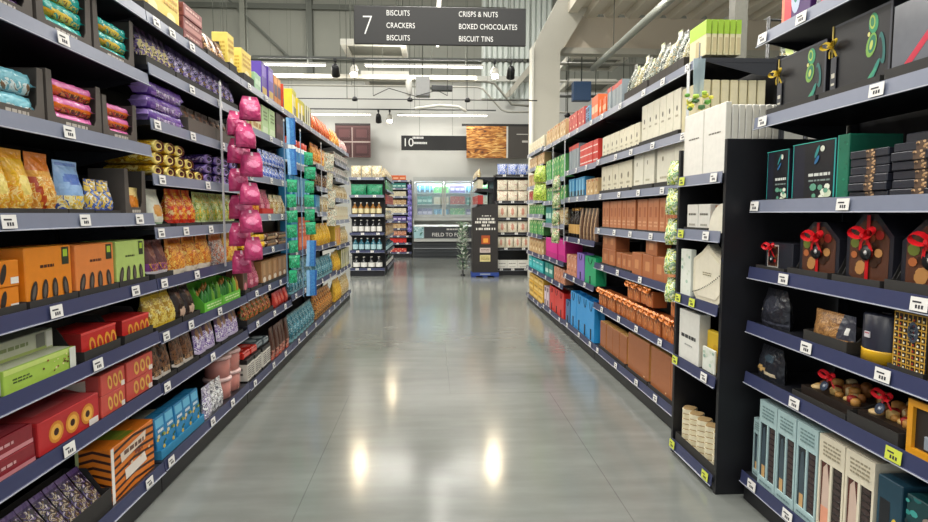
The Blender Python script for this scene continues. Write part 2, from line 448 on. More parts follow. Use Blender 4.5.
def TUB(body, content, lid):
    def f(name, w, h, d):
        root = empty(name); r = w/2
        a = MB(); a.lathe([(0, 0), (r*.78, 0), (r*.9, h*.05), (r*.93, h*.84), (r*.86, h*.86)], M(body, .12, alpha=.45), 24, 0, r); a.build('body', root)
        a = MB(); a.lathe([(0, .004), (r*.72, .006), (r*.83, h*.1), (r*.84, h*.7), (0, h*.74)], M(content, .6, var=.6, scale=60), 18, 0, r); a.build('contents', root)
        a = MB(); a.lathe([(r*.9, h*.85), (r, h*.86), (r, h*.96), (r*.94, h), (0, h)], M(lid, .35), 24, 0, r); a.build('lid', root)
        return root
    return f
def OPENBOX(base, inside, blobs, lipfrac=.45, extra=()):
    """low display carton with contents standing up out of it"""
    def f(name, w, h, d):
        root = empty(name); m = MB(); t = .003; lh = h*lipfrac; bm = M(base, .55)
        m.box(-w/2, w/2, 0, d, 0, t, bm); m.box(-w/2, w/2, 0, t, t, lh, bm); m.box(-w/2, w/2, d-t, d, t, h*.9, bm)
        for sg in (-1, 1):
            m.prism([(t, t), (d-t, t), (d-t, h*.9), (d*.45, h*.8), (t, lh)], sg*w/2-(t if sg > 0 else 0), sg*w/2+(0 if sg > 0 else t), bm, 'x')
        print_front(m, extra, w, lh); m.build('carton', root)
        rr = random.Random(4); c = MB(); nx = max(2, int(w/.045))
        for i in range(nx):
            for j in range(2):
                x = -w/2+t+(i+.5)*(w-2*t)/nx; y = .025+j*.05; s = (w-2*t)/nx*.46
                hh = h*rr.uniform(.72, .98)
                c.lathe([(0, t+.001), (s*.8, t+.001), (s, hh*.4), (s*.85, hh*.72), (s*.3, hh*.9), (0, hh)], M(rr.choice(blobs), .35), 8, x, y)
        c.build('contents', root)
        return root
    return f

# ------------------------------------------------------------------ shelving units
def along(px, X, z):
    """distance down the aisle at which height z on the plane x=X shows in photo column px"""
    a = math.radians(4.574); p = math.radians(3.034)
    ca, sa, cp, sp = math.cos(a), math.sin(a), math.cos(p), math.sin(p)
    # camera axes in world space
    rx = (cp, -sp, 0); fw = (sp*ca, cp*ca, -sa)
    k = (px-464)/FPX; dz = z-EYE
    # X*rx0+Y*rx1 = k*(X*fw0+Y*fw1+dz*fw2)
    return (k*(X*fw[0]+dz*fw[2])-X*rx[0])/(rx[1]-k*fw[1])

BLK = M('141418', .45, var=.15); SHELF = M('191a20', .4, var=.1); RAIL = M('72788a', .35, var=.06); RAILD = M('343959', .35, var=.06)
LIP = M('b9bcc6', .3); LABEL = M('e4e2dd', .45, var=.02); PRN = M('2e2e36', .6); YLAB = M('c9d24a', .5, var=.03)
def label_mesh(col, seed):
    m = MB(); rr = random.Random(seed)
    m.box(-.033, .033, -.0015, 0, -.021, .021, col)
    m.box(-.024, -.024+rr.uniform(.02, .035), -.0022, -.0015, .004, .009, PRN)
    for i in range(3):
        x = -.012+i*.011; m.box(x, x+.007, -.0022, -.0015, -.013, -.002, PRN)
    return m.mesh('price_label')
LABM = [label_mesh(LABEL, i) for i in range(3)]; LABY = label_mesh(YLAB, 9)
ORD = ['nearest', 'second', 'third', 'fourth', 'fifth', 'sixth', 'seventh', 'eighth', 'ninth', 'tenth', 'eleventh', 'twelfth', 'thirteenth', 'fourteenth', 'fifteenth', 'sixteenth', 'seventeenth', 'eighteenth']
UNITS = []
class Unit:
    def __init__(s, name, bay, label, origin, rz, L, levels, depth=.48, side=None, Xf=None, y0=None, y1=None, posts=True, rail=None, labs=None, panels=False, backh=None, railh=.055, ylabs=None, cat='shelving', auto=.42, backc=None, group=None):
        s.bay = bay; s.L = L; s.lv = levels; s.depth = depth; s.side = side; s.Xf = Xf; s.y0 = y0; s.y1 = y1; s.rz = rz; s.o = Vector(origin)
        s.n = len(levels); s.items = []
        UNITS.append(s)
        root = empty(name, origin, rz, label, cat, group); s.root = root
        top = backh or levels[-1]+.06
        m = MB(); m.box(0, L, depth-.02, depth, 0, top, backc or BLK); m.build('back_panel', root)
        for k, x in enumerate((0, L)):
            m = MB()
            if panels: m.box(x-.012 if k else x-.012, x+.012, .004, depth-.021, .0, panels, BLK)
            else: m.box(x+(.002 if not k else -.032), x+(.032 if not k else -.002), depth-.05, depth-.021, 0, top, BLK)
            m.build('side_panel' if panels else 'upright', root)
        m = MB(); e = .014 if panels else .002
        m.box(e, L-e, .012, depth-.055, 0, levels[0]+.018, BLK)
        m.build('plinth', root)
        for k, z in enumerate(levels):
            dd = depth-.056 if True else depth
            m = MB(); m.box(e, L-e, 0, dd, z+.022, z+.045, SHELF)
            for q in (e+.002, L-e-.006):
                if k: m.prism([(.03, z+.022), (dd, z+.022), (dd, z-.05), (dd-.08, z-.05)], q, q+.004, SHELF, 'x')
            sh = m.build('shelf', root)
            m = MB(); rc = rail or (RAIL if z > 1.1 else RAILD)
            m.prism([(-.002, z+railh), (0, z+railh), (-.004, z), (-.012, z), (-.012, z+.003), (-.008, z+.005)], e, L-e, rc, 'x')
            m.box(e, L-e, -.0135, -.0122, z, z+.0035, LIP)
            m.build('price_rail', sh)
            ps = list((labs or {}).get(k, []))
            xs = [s.px(p, z+.03) for p in ps]; yl = [s.px(p, z+.03) for p in (ylabs or {}).get(k, [])]
            if not ps and not yl and auto:
                x = R.uniform(.1, .3)
                while x < L-.06: xs.append(x); x += R.uniform(.8, 1.3)*auto
            for x, me in [(x, LABM[R.randrange(3)]) for x in xs]+[(x, LABY) for x in yl]:
                if not .04 < x < L-.04: continue
                o = bpy.data.objects.new('price_label', me); COL.objects.link(o); o.parent = sh
                o.location = (x, -.0118, z+railh/2+.001); o.rotation_euler = (math.radians(-5), 0, 0)
                o['label'] = 'yellow price label' if me == LABY else 'white price label'
    def px(s, p, z):
        if s.side == -1: return along(p, -s.Xf, z)-s.y0
        if s.side == 1: return s.y1-along(p, s.Xf, z)
        return (p-432)*s.o.y/FPX-s.o.x
    def surf(s, k): return s.lv[k]+.0455

KINDS = {}
CACHE = {}
def K(key, name, cat, desc, fn): KINDS[key] = (name, cat, desc, fn)
def make(key, w, h, d):
    name, cat, desc, fn = KINDS[key]; w = math.floor(w/.004)*.004; ck = (key, round(w, 3), round(h, 3), round(d, 2))
    if ck in CACHE: return copy_tree(CACHE[ck])
    o = fn(name, w, h, d); CACHE[ck] = o; return o
TRAYS = {}
def tray_mesh(w, d, lip, back, c):
    m = MB(); t = .0025; bm = M(c, .7)
    m.box(-w/2, w/2, 0, d, 0, t, bm); m.box(-w/2, w/2, 0, t, t, lip, bm); m.box(-w/2, w/2, d-t, d, t, back, bm)
    for sg in (-1, 1):
        a, bb = (sg*w/2-t, sg*w/2) if sg > 0 else (sg*w/2, sg*w/2+t)
        m.prism([(t, t), (d-t, t), (d-t, back), (d*.5, back), (.04, lip), (t, lip)], a, bb, bm, 'x')
    return m
def put(U, lv, x, o, z, inset, yaw=0, pitch=0):
    """x along the unit, z above the shelf, inset behind the rail"""
    lx = Vector((x, inset, 0)); lx.rotate(Matrix.Rotation(U.rz, 3, 'Z'))
    o.location = (U.o.x+lx.x, U.o.y+lx.y, U.surf(lv)+z); o.rotation_euler = (pitch, 0, U.rz+yaw)
def row(U, lv, p0, p1, n, key, h, d=.2, stack=1, tray=None, lip=.03, back=None, gap=.004, jit=.012, inset=.012, pitch=0, z0=0, local=False, split=1, yaw=0, drop=()):
    z = U.surf(lv)
    a, b_ = (p0, p1) if local else (U.px(p0, z), U.px(p1, z))
    if a > b_: a, b_ = b_, a
    a = max(a, .018); b_ = min(b_, U.L-.018)
    if b_-a < .02: return
    ta, tb_ = a, b_
    if tray:
        a += .005; b_ -= .005
        if split > 1: gap = max(gap, .011)
        jit = min(jit, .005)
    step = (b_-a)/n; wi = step-gap
    sp = abs(math.sin(pitch))
    name, cat, desc, fn = KINDS[key]
    dz = z0; ins = inset
    if tray:
        k = max(1, split); tw = (tb_-ta)/k; back = back or lip*1.6
        for q in range(k):
            ck = ('tray', round(tw, 3), round(d, 3), lip, back, tray, pitch, h*(pitch != 0))
            m = TRAYS.get(ck)
            if not m: m = TRAYS[ck] = tray_mesh(tw-.002, d+TRINS.get(key, .012)+.022+h*sp, lip, back, tray).mesh('shelf_tray')
            t = bpy.data.objects.new('shelf_tray', m); COL.objects.link(t)
            put(U, lv, ta+tw*(q+.5), t, z0+.0005, inset)
            t['category'] = 'tray'; U.items.append((t, TRAYN.get(tray, 'dark')+' card tray holding '+plural(desc), lv, ta+tw*(q+.5), 0, 1))
        dz += .004; ins += TRINS.get(key, .012)
    dz += sp*d+(.001 if sp else 0)
    for i in range(n):
        for j in range(stack):
            if (i, j) in drop: continue
            o = make(key, wi, h, d)
            j_ = R.uniform(-1, 1)*jit
            put(U, lv, a+step*(i+.5), o, dz+j*(h+.0015), ins+abs(j_), yaw+R.uniform(-1, 1)*(.004 if stack == 1 else .002), pitch)
            o['category'] = cat
            U.items.append((o, desc, lv, a+step*(i+.5), j, stack))
TRINS = {'floral_box': .038, 'hex_box': .046, 'small_bow': .038, 'biscuit_tray': .03}
def plural(desc):
    s = ' '.join(desc.split(' with ')[0].split(' of ')[0].split(' before ')[0].split()[-2:])
    return s+'es' if s.endswith(('x', 'ch')) else s+'s'
TRAYN = {'2a2826': 'black', '3a3531': 'dark', '5a524b': 'taupe', '1d1c1f': 'black', '8a6a45': 'brown', '2f86b0': 'blue', '5fae3a': 'green', '6d655c': 'taupe', 'b8261f': 'red', '3b3530': 'dark'}
def level_name(U, k):
    if k == 0: return 'bottom shelf'
    if k == U.n-1: return 'top shelf'
    return ['', 'second', 'third', 'fourth', 'fifth', 'sixth', 'seventh', 'eighth', 'ninth', 'tenth'][k]+' shelf up'
LAY = {2: ['lower', 'upper'], 3: ['bottom', 'middle', 'top'], 4: ['bottom', 'second-layer', 'third-layer', 'top']}
def finish_labels():
    for U in UNITS:
        g = {}
        for it in U.items: g.setdefault((it[1], it[2]), []).append(it)
        for (desc, lv), L in g.items():
            cols = {}
            for it in L: cols.setdefault(round(it[3], 2), []).append(it)
            keys = sorted(cols, reverse=(U.side == 1))
            for ci, kx in enumerate(keys):
                col = sorted(cols[kx], key=lambda q: q[0].location.z)
                for li, it in enumerate(list(col)):
                    pre = ''
                    if len(col) > 1 and max(q[0].location.z for q in col)-min(q[0].location.z for q in col) < .004:
                        col.sort(key=lambda q: abs(q[0].location.x))
                        li = col.index(it)
                        pre = ['frontmost', 'second-row', 'third-row', 'fourth-row', 'fifth-row', 'sixth-row', 'seventh-row', 'eighth-row'][li]+' '
                    elif len(col) > 1:
                        pre = (LAY[len(col)][li] if len(col) in LAY else (['bottom', 'second', 'third', 'fourth', 'fifth', 'sixth', 'seventh', 'eighth'][li]+'-layer'))+' '
                    mid = ''
                    if len(keys) > 1:
                        w = ORD[min(ci, 17)]
                        if U.side: mid = ', '+(w if w == 'nearest' else w+' nearest')+' on'
                        else: mid = ', '+('leftmost' if ci == 0 else w+' from left')+' on'
                    else: mid = ' on'
                    it[0]['label'] = f'{pre}{desc}{mid} {level_name(U, lv)}, {U.bay}'
                    it[0]['group'] = f'{desc} on {level_name(U, lv)}, {U.bay}'
# ------------------------------------------------------------------ kinds of goods
def FRAME(base, sw=.03, lip=.035):
    def f(name, w, h, d):
        m = MB(); t = .003; bm = M(base, .65)
        m.box(-w/2, w/2, 0, d, 0, t, bm); m.box(-w/2, w/2, d-t, d, t, h, bm)
        m.box(-w/2, -w/2+t, 0, d-t, t, h, bm); m.box(w/2-t, w/2, 0, d-t, t, h, bm)
        m.prism([(-w/2+t, t), (w/2-t, t), (w/2-t, h), (w/2-sw, h), (w/2-sw-.008, lip+.02), (w/2-sw-.02, lip), (-w/2+sw+.02, lip), (-w/2+sw+.008, lip+.02), (-w/2+sw, h), (-w/2+t, h)], 0, t, bm, 'y')
        print_front(m, [('t', .3, .15*lip/h, .7, .85*lip/h, 'b9b2a8', 1)], w, h)
        return m.build(name)
    return f
K('frame_taupe', 'display_carton', 'carton', 'open taupe display carton', FRAME('4e4741'))
K('frame_dark', 'display_carton', 'carton', 'open dark display carton', FRAME('2c2927', .02, .03))
def display(U, lv, p0, p1, key, h, ph, stack, frame='frame_taupe', n=1, d=.24, inset=.014, local=False):
    z = U.surf(lv); a, b_ = (p0, p1) if local else (U.px(p0, z), U.px(p1, z)); a = max(a, .012); b_ = min(b_, U.L-.012)
    row(U, lv, a, b_, 1, frame, h, d, inset=inset, jit=0, gap=.003, local=True)
    mg = .012
    row(U, lv, a+mg, b_-mg, n, key, ph, d-.03, stack=stack, z0=.0045, inset=inset+.011, jit=.002, gap=.002, local=True)

cookie = lambda u, v, r, ar: [('e', u, v, r, r*ar, 'd98a2b'), ('e', u, v, r*.72, r*ar*.72, 'f0b24a'), ('e', u, v, r*.34, r*ar*.34, '3a1710')]
K('teal_yellow', 'biscuit_packet', 'packet', 'yellow and teal biscuit packet', WRAP('1fa39a', [(.05, .95, 200, 262, 'f3b51c'), (.35, .85, 205, 255, ART(['f3b51c', '6b3f20', 'f7d85a', '1fa39a'])), (.0, .10, 0, 360, 'f7efd8'), (.05, .95, 262, 285, 'e9e3c8'), (.3, .7, 180, 200, 'f4d34a')]))
K('purple_dark', 'biscuit_packet', 'packet', 'violet biscuit packet', WRAP('4b2a5e', [(.1, .9, 200, 235, 'c9b6cf')]))
K('sky_packet', 'biscuit_packet', 'packet', 'pale blue wrapped biscuit packet', WRAP('79bccb', [(.1, .9, 210, 240, 'a6dbe2'), (.3, .9, 190, 245, ART(['a6dbe2', '6fb4c4', 'e3f2f2', '8a6a48'], scale=20)), (.1, .5, 215, 230, '2f7f95')]))
K('pink_orange', 'biscuit_packet', 'packet', 'orange biscuit packet with pink edge', WRAP('d66aa6', [(.05, .95, 190, 248, 'e8701c'), (.3, .9, 195, 246, ART(['e8701c', 'f7b75a', '4a1f12', 'd94a1c'], scale=30)), (.1, .5, 215, 230, 'f7b75a')]))
K('violet_long', 'biscuit_packet', 'packet', 'glossy purple biscuit packet', WRAP('5b3692', [(.08, .92, 205, 225, '8d6cc0'), (.2, .92, 190, 235, ART(['5b3692', 'd9cfe8', '3a2168', '9b7ac8'], scale=34)), (.5, .85, 230, 250, 'b79ad8'), (.1, .4, 235, 255, '3a2168')], 'a88bd0'))
K('yellow_long', 'biscuit_packet', 'packet', 'bright yellow biscuit packet', WRAP('e8b515', [(.1, .9, 205, 235, 'f5d24a'), (.3, .9, 205, 250, ART(['e8b515', 'f7e28a', '9a5a17']))], 'f3dc8a'))
K('yellow_roll', 'biscuit_roll', 'packet', 'yellow wrapped biscuit roll', ROLL(ART(['e3ab12', 'f3cf3a', 'b8860e', 'f6e08a'], scale=20), 'f6dd7a', '5a2b14'))
K('violet_roll', 'biscuit_roll', 'packet', 'purple wrapped biscuit roll', ROLL(ART(['4b2d83', '6d4fb0', '2f1c5c', 'b9a6dd'], scale=24), '9c84c8', '2c1850'))
K('brown_packet', 'biscuit_packet', 'packet', 'brown and cream biscuit packet', WRAP('5a3524', [(.1, .9, 190, 235, 'c79b6d')], 'd9c3a5'))
K('yellow_pouch', 'snack_pouch', 'bag', 'yellow snack pouch', POUCH('e9b322', [('r', 0, 0, 1, .14, 'd98a1e'), ('n', 0, 0, 1, .5, ['f3d98a', 'e59a2c'], 20, .12), ('r', 0, .86, 1, 1, 'e39a1b'), ('e', .55, .45, .3, .16, 'f6dc7c'), ('r', .5, .02, .9, .09, 'efe9dc')]))
K('orange_pouch', 'snack_pouch', 'bag', 'orange topped yellow snack pouch', POUCH('e6a53a', [('r', 0, .72, 1, 1, 'd9781b'), ('n', 0, 0, 1, .6, ['f5dd9a', 'd88a25'], 20, .12), ('r', 0, 0, 1, .12, 'd0631c'), ('r', .45, .02, .9, .1, 'efe6da'), ('p', [(0, .6), (.12, .6), (.4, 0), (.28, 0)], 'b5451a')]))
K('blue_pouch', 'snack_pouch', 'bag', 'blue and pale blue snack pouch', POUCH('8fb4e0', [('r', 0, 0, 1, .12, '27449b'), ('e', .5, .66, .36, .1, '4a72c2'), ('n', 0, 0, 1, .35, ['e8c33a', 'f0e6b0', '2d4fa8'], 14, .12), ('r', .1, .88, .9, .95, '5b7fc4')]))
K('blue_small_pouch', 'snack_pouch', 'bag', 'small blue and white pouch', POUCH('b9cdee', [('n', 0, 0, 1, 1, ['3d5fb0', 'e9c64a', 'ffffff'], 14, .14), ('r', 0, 0, 1, .15, '2f4aa5')]))
K('kraft_pack', 'snack_pouch', 'bag', 'cream and gold snack pack', POUCH('e9d08a', [('e', .5, .45, .34, .26, 'c9781f'), ('r', .1, .05, .9, .15, 'f1ead8')], puff=.8))
bars = [('e', u, .25, .065, .20, '2b2622', -18+i*9) for i, u in enumerate((.15, .38, .6, .84))]
barsl = [('e', u, .25, .03, .13, '5f5750', -18+i*9) for i, u in enumerate((.15, .38, .6, .84))]
badge = [('r', .78, .66, .94, .97, '22331f'), ('r', .81, .8, .91, .93, 'a7c934')]
K('orange_carton', 'biscuit_carton', 'box', 'orange carton printed with chocolate bars', BX('e8891c', [('t', .3, .62, .6, .72, '4a2410', 1)]+badge+bars+barsl, top=[('r', .05, .1, .95, .4, 'f0a33a')]))
K('orange_flat', 'biscuit_carton', 'box', 'flat orange chocolate bar carton', BX('e88716', [('e', u, .5, .06, .40, '2b2622', -18) for u in (.15, .4, .65)]+[('r', .8, .1, .98, .35, 'efe9e0')], top=[('r', .1, .1, .9, .6, 'efa23a')]))
K('apricot_carton', 'biscuit_carton', 'box', 'paler orange chocolate bar carton', BX('e4863f', [('t', .35, .62, .65, .72, '5a2c14', 1)]+badge+bars+barsl))
K('lime_carton', 'biscuit_carton', 'box', 'lime green chocolate bar carton', BX('b6cf72', [('t', .3, .62, .62, .7, '4c5a24', 1)]+badge+bars+barsl))
K('sage_long', 'biscuit_carton', 'box', 'long pale sage biscuit box', BX('b9bda6', [('r', .02, .05, .98, .2, '9fb062'), ('t', .2, .4, .6, .75, '7d8a5a', 1), ('r', .72, .2, .86, .9, '6c7065'), ('r', .88, .1, .98, .9, 'd4d6cb')], near=[('r', .1, .1, .9, .9, 'd0d2c6'), ('r', .2, .3, .6, .6, '8f9587')], top=[('r', .02, .1, .98, .9, 'c3c6b4')]))
K('green_front', 'biscuit_carton', 'box', 'bright green seeded biscuit box', BX('a8c951', [('r', .0, .8, 1, 1, 'c9dd7a'), ('t', .1, .35, .35, .6, '3d5220', 2), ('n', .5, .15, .9, .8, ['5b2418', '8b3b22', 'e7d9a8'], 16, .06), ('r', .9, 0, 1, 1, 'd5d8cc')], near=[('r', .05, .05, .95, .95, 'd6d8cf'), ('t', .2, .2, .8, .6, '9a9e92', 3)], top=[('r', .02, .05, .98, .95, 'c5c9b4')]))
K('red_loops', 'biscuit_carton', 'box', 'red box with gold ring biscuits', BX('c9231f', sum([[('e', u, .42, .085, .34, 'e9a12e', 15), ('e', u, .42, .045, .2, 'b5251c', 15)] for u in (.3, .52, .74, .92)], [])+[('r', 0, .92, 1, 1, 'e2504a')], near=[('r', 0, 0, 1, 1, '8f1a1a')], top=[('r', .03, .05, .97, .95, 'b41f22')]))
K('pink_loops', 'biscuit_carton', 'box', 'coral box with ring biscuits', BX('cf5246', sum([[('e', u, .5, .09, .36, 'e3b04f', 12), ('e', u, .5, .045, .2, 'b84a38', 12)] for u in (.35, .58, .8)], [])+[('r', .82, .05, .97, .3, 'e8dcd4')], near=[('r', .05, .05, .95, .95, 'b9504a'), ('p', [(.3, .2), (.8, .5), (.3, .8)], 'e4dcc8')], top=[('r', .03, .05, .97, .95, 'c4605c')]))
K('cookie_box', 'biscuit_carton', 'box', 'red box with three jam centred biscuits', BX('c22c2e', sum([cookie(u, .48, .115, 2.9) for u in (.26, .52, .78)], [])+[('r', .80, .03, .97, .24, 'e9dfd8')], near=[('r', .04, .1, .96, .9, 'a8282c')], top=[('r', .03, .04, .97, .96, 'cf4a4e'), ('r', .2, .3, .7, .6, 'd8686a')]))
K('maroon_box', 'biscuit_carton', 'box', 'shiny maroon biscuit box', BX('8f2730', [('r', 0, .0, 1, .22, 'd58a90'), ('t', .25, .4, .7, .7, 'd9a5a5', 1)], top=[('r', .03, .05, .97, .95, 'a43c46'), ('r', .2, .2, .8, .5, 'bf5a62')], rough=.2))
K('purple_bag', 'biscuit_pouch', 'bag', 'purple striped biscuit bag', POUCH('3c2a57', [('r', 0, 0, 1, .16, '8a63c4'), ('n', 0, .15, 1, .85, ['c9bda6', '6b4f2e', '1d1426', '7e6a9e', 'e3dccb'], 16, .15), ('r', 0, .9, 1, 1, '5c4580')], puff=.55))
zeb = []
for i in range(7): zeb.append(('p', [(0, .02+i*.14), (.5, .10+i*.14), (1, .02+i*.14), (1, .07+i*.14), (.5, .15+i*.14), (0, .07+i*.14)], '3a1c12'))
K('zebra_box', 'biscuit_carton', 'box', 'orange and brown striped biscuit box', BX('e07a1d', zeb+[('p', [(.22, .62), (.78, .72), (.8, .9), (.2, .8)], 'ead8c4'), ('t', .28, .68, .74, .84, '6b4a3a', 1), ('p', [(.3, .25), (.8, .3), (.75, .5), (.28, .45)], 'eadfd2'), ('r', 0, 0, .06, 1, 'efe9e0'), ('n', .3, .45, .9, .65, ['e6c9a8', '8a3a18'], 8, .05)], near=zeb+[('r', .9, 0, 1, 1, 'd9e2a0')], top=[('r', .3, .1, .6, .9, '7d8f2c')]))
K('yellow_tall', 'biscuit_carton', 'box', 'tall yellow biscuit box', BX('e9cf62', [('t', .1, .5, .9, .9, 'c99b2c', 3), ('r', .0, 0, 1, .14, 'd9a02e'), ('e', .5, .3, .25, .12, 'f3e3a8')], near=[('r', 0, 0, 1, .2, 'd9a84a'), ('t', .15, .3, .85, .8, 'cda53a', 5)]))
K('maroon_stack', 'biscuit_carton', 'box', 'dusky rose flat chocolate box', BX('8a4a48', [('r', .05, .15, .95, .5, 'b87f78'), ('t', .1, .55, .8, .85, 'd9b3a8', 1)], near=[('r', .05, .3, .95, .6, '6b3232')]))
K('brown_bag', 'snack_pouch', 'bag', 'brown truffle bag', POUCH('5d3a26', [('n', .1, .2, .9, .8, ['a8743f', '3a1f12', 'caa26a'], 14, .16)]))
K('cream_purple_bag', 'snack_pouch', 'bag', 'black biscuit bag with cream base', POUCH('2a2330', [('r', 0, 0, 1, .34, 'e6dcae'), ('n', 0, .2, 1, .75, ['d8c98a', '6f5a8f', '171218'], 16, .15), ('r', .3, .75, .7, .95, '53406b')]))
K('lilac_bag', 'snack_pouch', 'bag', 'purple biscuit bag with white base', POUCH('3a2c58', [('r', 0, 0, 1, .3, 'ddd8e6'), ('n', 0, .2, 1, .8, ['cfc6dd', '6a55a0', '1c1424', '8b6a3b'], 16, .15)]))
K('choc_bag', 'snack_pouch', 'bag', 'dark brown chocolate biscuit bag', POUCH('33201a', [('n', .1, .2, .9, .8, ['7c4a2c', '1c0f0b', '9c6b42'], 14, .15), ('r', 0, 0, 1, .12, '4a4038')]))
K('white_bag', 'snack_pouch', 'bag', 'cream pouch with orange picture', POUCH('dfe0cf', [('e', .5, .45, .3, .16, 'd59a4c'), ('r', .2, .05, .8, .15, '9fbf9a')], neck=.5))
K('red_orange_bag', 'snack_pouch', 'bag', 'red and orange popcorn pouch', POUCH('e2752a', [('r', 0, 0, 1, .2, 'd5321c'), ('n', 0, .2, 1, .9, ['f2b33c', 'd8401e', 'f5cf8a'], 14, .14), ('p', [(.3, 1), (.7, 1), (.5, .6)], 'd42c18')]))
K('green_bag', 'snack_pouch', 'bag', 'pale green crisp pouch', POUCH('b4cc74', [('n', 0, .1, 1, .95, ['d8dda0', '7fa33f', 'e7c14c', '93b85a'], 16, .15), ('r', 0, 0, 1, .14, 'cfe0a6')]))
K('plum_bag', 'snack_pouch', 'bag', 'brown and magenta nut pouch', POUCH('6b3f3f', [('r', 0, 0, 1, .18, 'ece4e8'), ('r', 0, .18, 1, .42, '8b3a8f'), ('n', .1, .2, .9, .42, ['e7a23a', '8b3a8f'], 10, .12), ('e', .5, .72, .3, .18, '8f5a4a')]))
K('orange_bag', 'snack_pouch', 'bag', 'orange nut pouch', POUCH('e58a1c', [('n', 0, .15, 1, .8, ['f3b34c', 'c9661a', 'f6cf6a'], 16, .15), ('r', 0, 0, 1, .14, 'f1e4cf'), ('r', .15, .85, .85, .95, 'b5561a')]))
K('grey_orange_bag', 'snack_pouch', 'bag', 'grey and orange nut pouch', POUCH('b9aca3', [('n', 0, 0, 1, .8, ['d56a2c', 'e8dcd0', '8f7f78'], 14, .14), ('r', 0, .8, 1, 1, 'd9762a')]))
K('amber_bag', 'snack_pouch', 'bag', 'amber and yellow nut pouch', POUCH('eea927', [('n', 0, .1, 1, .9, ['e36f1c', 'f7d565', 'f2b63a'], 14, .14)]))
K('yellow_crisp', 'snack_pouch', 'bag', 'yellow crisp bag', POUCH('e6c33a', [('n', 0, .1, 1, .8, ['f3e07c', 'c79a20', 'f6ecae'], 16, .16), ('r', 0, .9, 1, 1, '8f7a18')]))
K('choc_pouch', 'snack_pouch', 'bag', 'dark brown pouch with cream disc', POUCH('2e1d18', [('e', .5, .2, .32, .13, 'd8b9a0'), ('e', .45, .7, .2, .12, '7d5b40')]))
K('green_tray', 'bottle_sweet_carton', 'box', 'green open carton of bottle shapes', OPENBOX('6cc63c', '3a7a2a', ['2f7a2c', '7bb83a', 'c9903a', '58a238'], .32, [('t', .1, .2, .9, .8, 'd6f0b0', 2)]))
K('dark_choc', 'chocolate_pouch', 'bag', 'black and brown chocolate pouch', POUCH('211714', [('n', 0, .25, 1, .95, ['4a2f22', '7d5436', '120c0a'], 16, .16), ('r', 0, 0, 1, .14, 'd9cfc4'), ('n', .1, .12, .9, .25, ['b38b62'], 8, .1)], puff=.6))
K('violet_white', 'chocolate_pouch', 'bag', 'purple and white chocolate pouch', POUCH('cfc3e0', [('r', 0, .5, 1, 1, '5d4a68'), ('n', .0, .1, 1, .6, ['7a52b0', 'efe9f5', '5a3a94'], 16, .16), ('e', .3, .62, .14, .16, '9c6f48'), ('e', .7, .64, .14, .16, '8f6440')], puff=.6))
K('blue_box', 'biscuit_carton', 'box', 'bright blue snack box', BX('2a86bb', [('r', .1, .72, .9, .95, '6fc3e6'), ('n', .1, .05, .9, .5, ['e9c64a', '8f9b3a', 'e7d9b0', '2a5a3a'], 10, .12), ('t', .2, .55, .8, .7, 'e8f2f6', 1)], near=[('r', .1, .1, .9, .5, '1c6a9c')]))
K('lilac_box', 'biscuit_carton', 'box', 'white and lilac snack pack', POUCH('ddd9e2', [('n', 0, 0, 1, 1, ['8a7bb0', 'ffffff', '5a5470', 'b9aed0'], 16, .15)], puff=.6))
K('grey_pack', 'snack_pouch', 'bag', 'white and grey snack pack', POUCH('d7d6d4', [('n', 0, 0, 1, 1, ['6a6a72', 'ffffff', 'a8a4a0'], 16, .15)], puff=.8))
K('pink_tub', 'sweet_tub', 'tub', 'clear pink sweet tub', TUB('f3b8ae', 'b8563f', 'e8c5bf'))
K('brown_tub', 'cocoa_tub', 'tub', 'small brown and cream tub', lambda name, w, h, d: _tubb(name, w, h))
def _tubb(name, w, h):
    root = empty(name); r = w/2
    a = MB(); a.lathe([(0, 0), (r*.9, 0), (r*.95, h*.85), (0, h*.85)], [M('5a4434'), M('5a4434'), M('5a4434')], 20, 0, r); a.lathe([(r*.955, h*.2), (r*.96, h*.6)], M('cfc7a8'), 20, 0, r); a.build('body', root)
    a = MB(); a.lathe([(r*.96, h*.85), (r, h*.87), (r, h*.98), (0, h)], M('d9d4bf'), 20, 0, r); a.build('lid', root)
    return root
K('black_white_box', 'cracker_carton', 'box', 'black box with white printed sleeve', BX('1d1b1b', [('r', 0, .12, 1, .82, 'dcd8cd'), ('t', .1, .2, .9, .75, '3c3a38', 6), ('n', .1, .2, .9, .8, ['4a4844', '7c7a74'], 8, .05)], near=[('r', 0, .12, 1, .82, 'd6d2c6'), ('t', .15, .3, .85, .7, '5c5a56', 2)]))
K('red_lid', 'gift_tin', 'tin', 'red biscuit tin', BX('c92f25', [('r', .05, .3, .95, .7, 'e0675c')], top=[('e', .5, .5, .38, .3, 'd95248'), ('t', .3, .4, .7, .6, 'f0c9c2', 2)], rough=.25, c=.008))
K('grey_lid', 'gift_tin', 'tin', 'grey biscuit tin', BX('5c6a70', [('r', .05, .3, .95, .7, '87959a')], top=[('e', .5, .5, .38, .3, '9aa6aa')], rough=.25, c=.008))
K('copper_bag', 'snack_pouch', 'bag', 'brown bag with coral picture', POUCH('4b2c20', [('r', .1, 0, .9, .28, 'd9604a'), ('n', .1, .03, .9, .3, ['f1c9b0', 'b8321f'], 8, .13), ('r', .3, .3, .36, 1, '6b4430'), ('r', .65, .3, .7, 1, '2c1812')], puff=.6))
K('red_bag', 'snack_pouch', 'bag', 'red and orange sweet bag', POUCH('b8382a', [('n', 0, .1, 1, .9, ['e2693a', '5c7a3a', '8f1f1a', 'f0b27a'], 14, .16)]))
K('tomato_bag', 'snack_pouch', 'bag', 'tomato red sweet bag', POUCH('c4372d', [('e', .5, .5, .35, .22, 'e06a55'), ('r', 0, 0, 1, .12, '7a1c18')]))
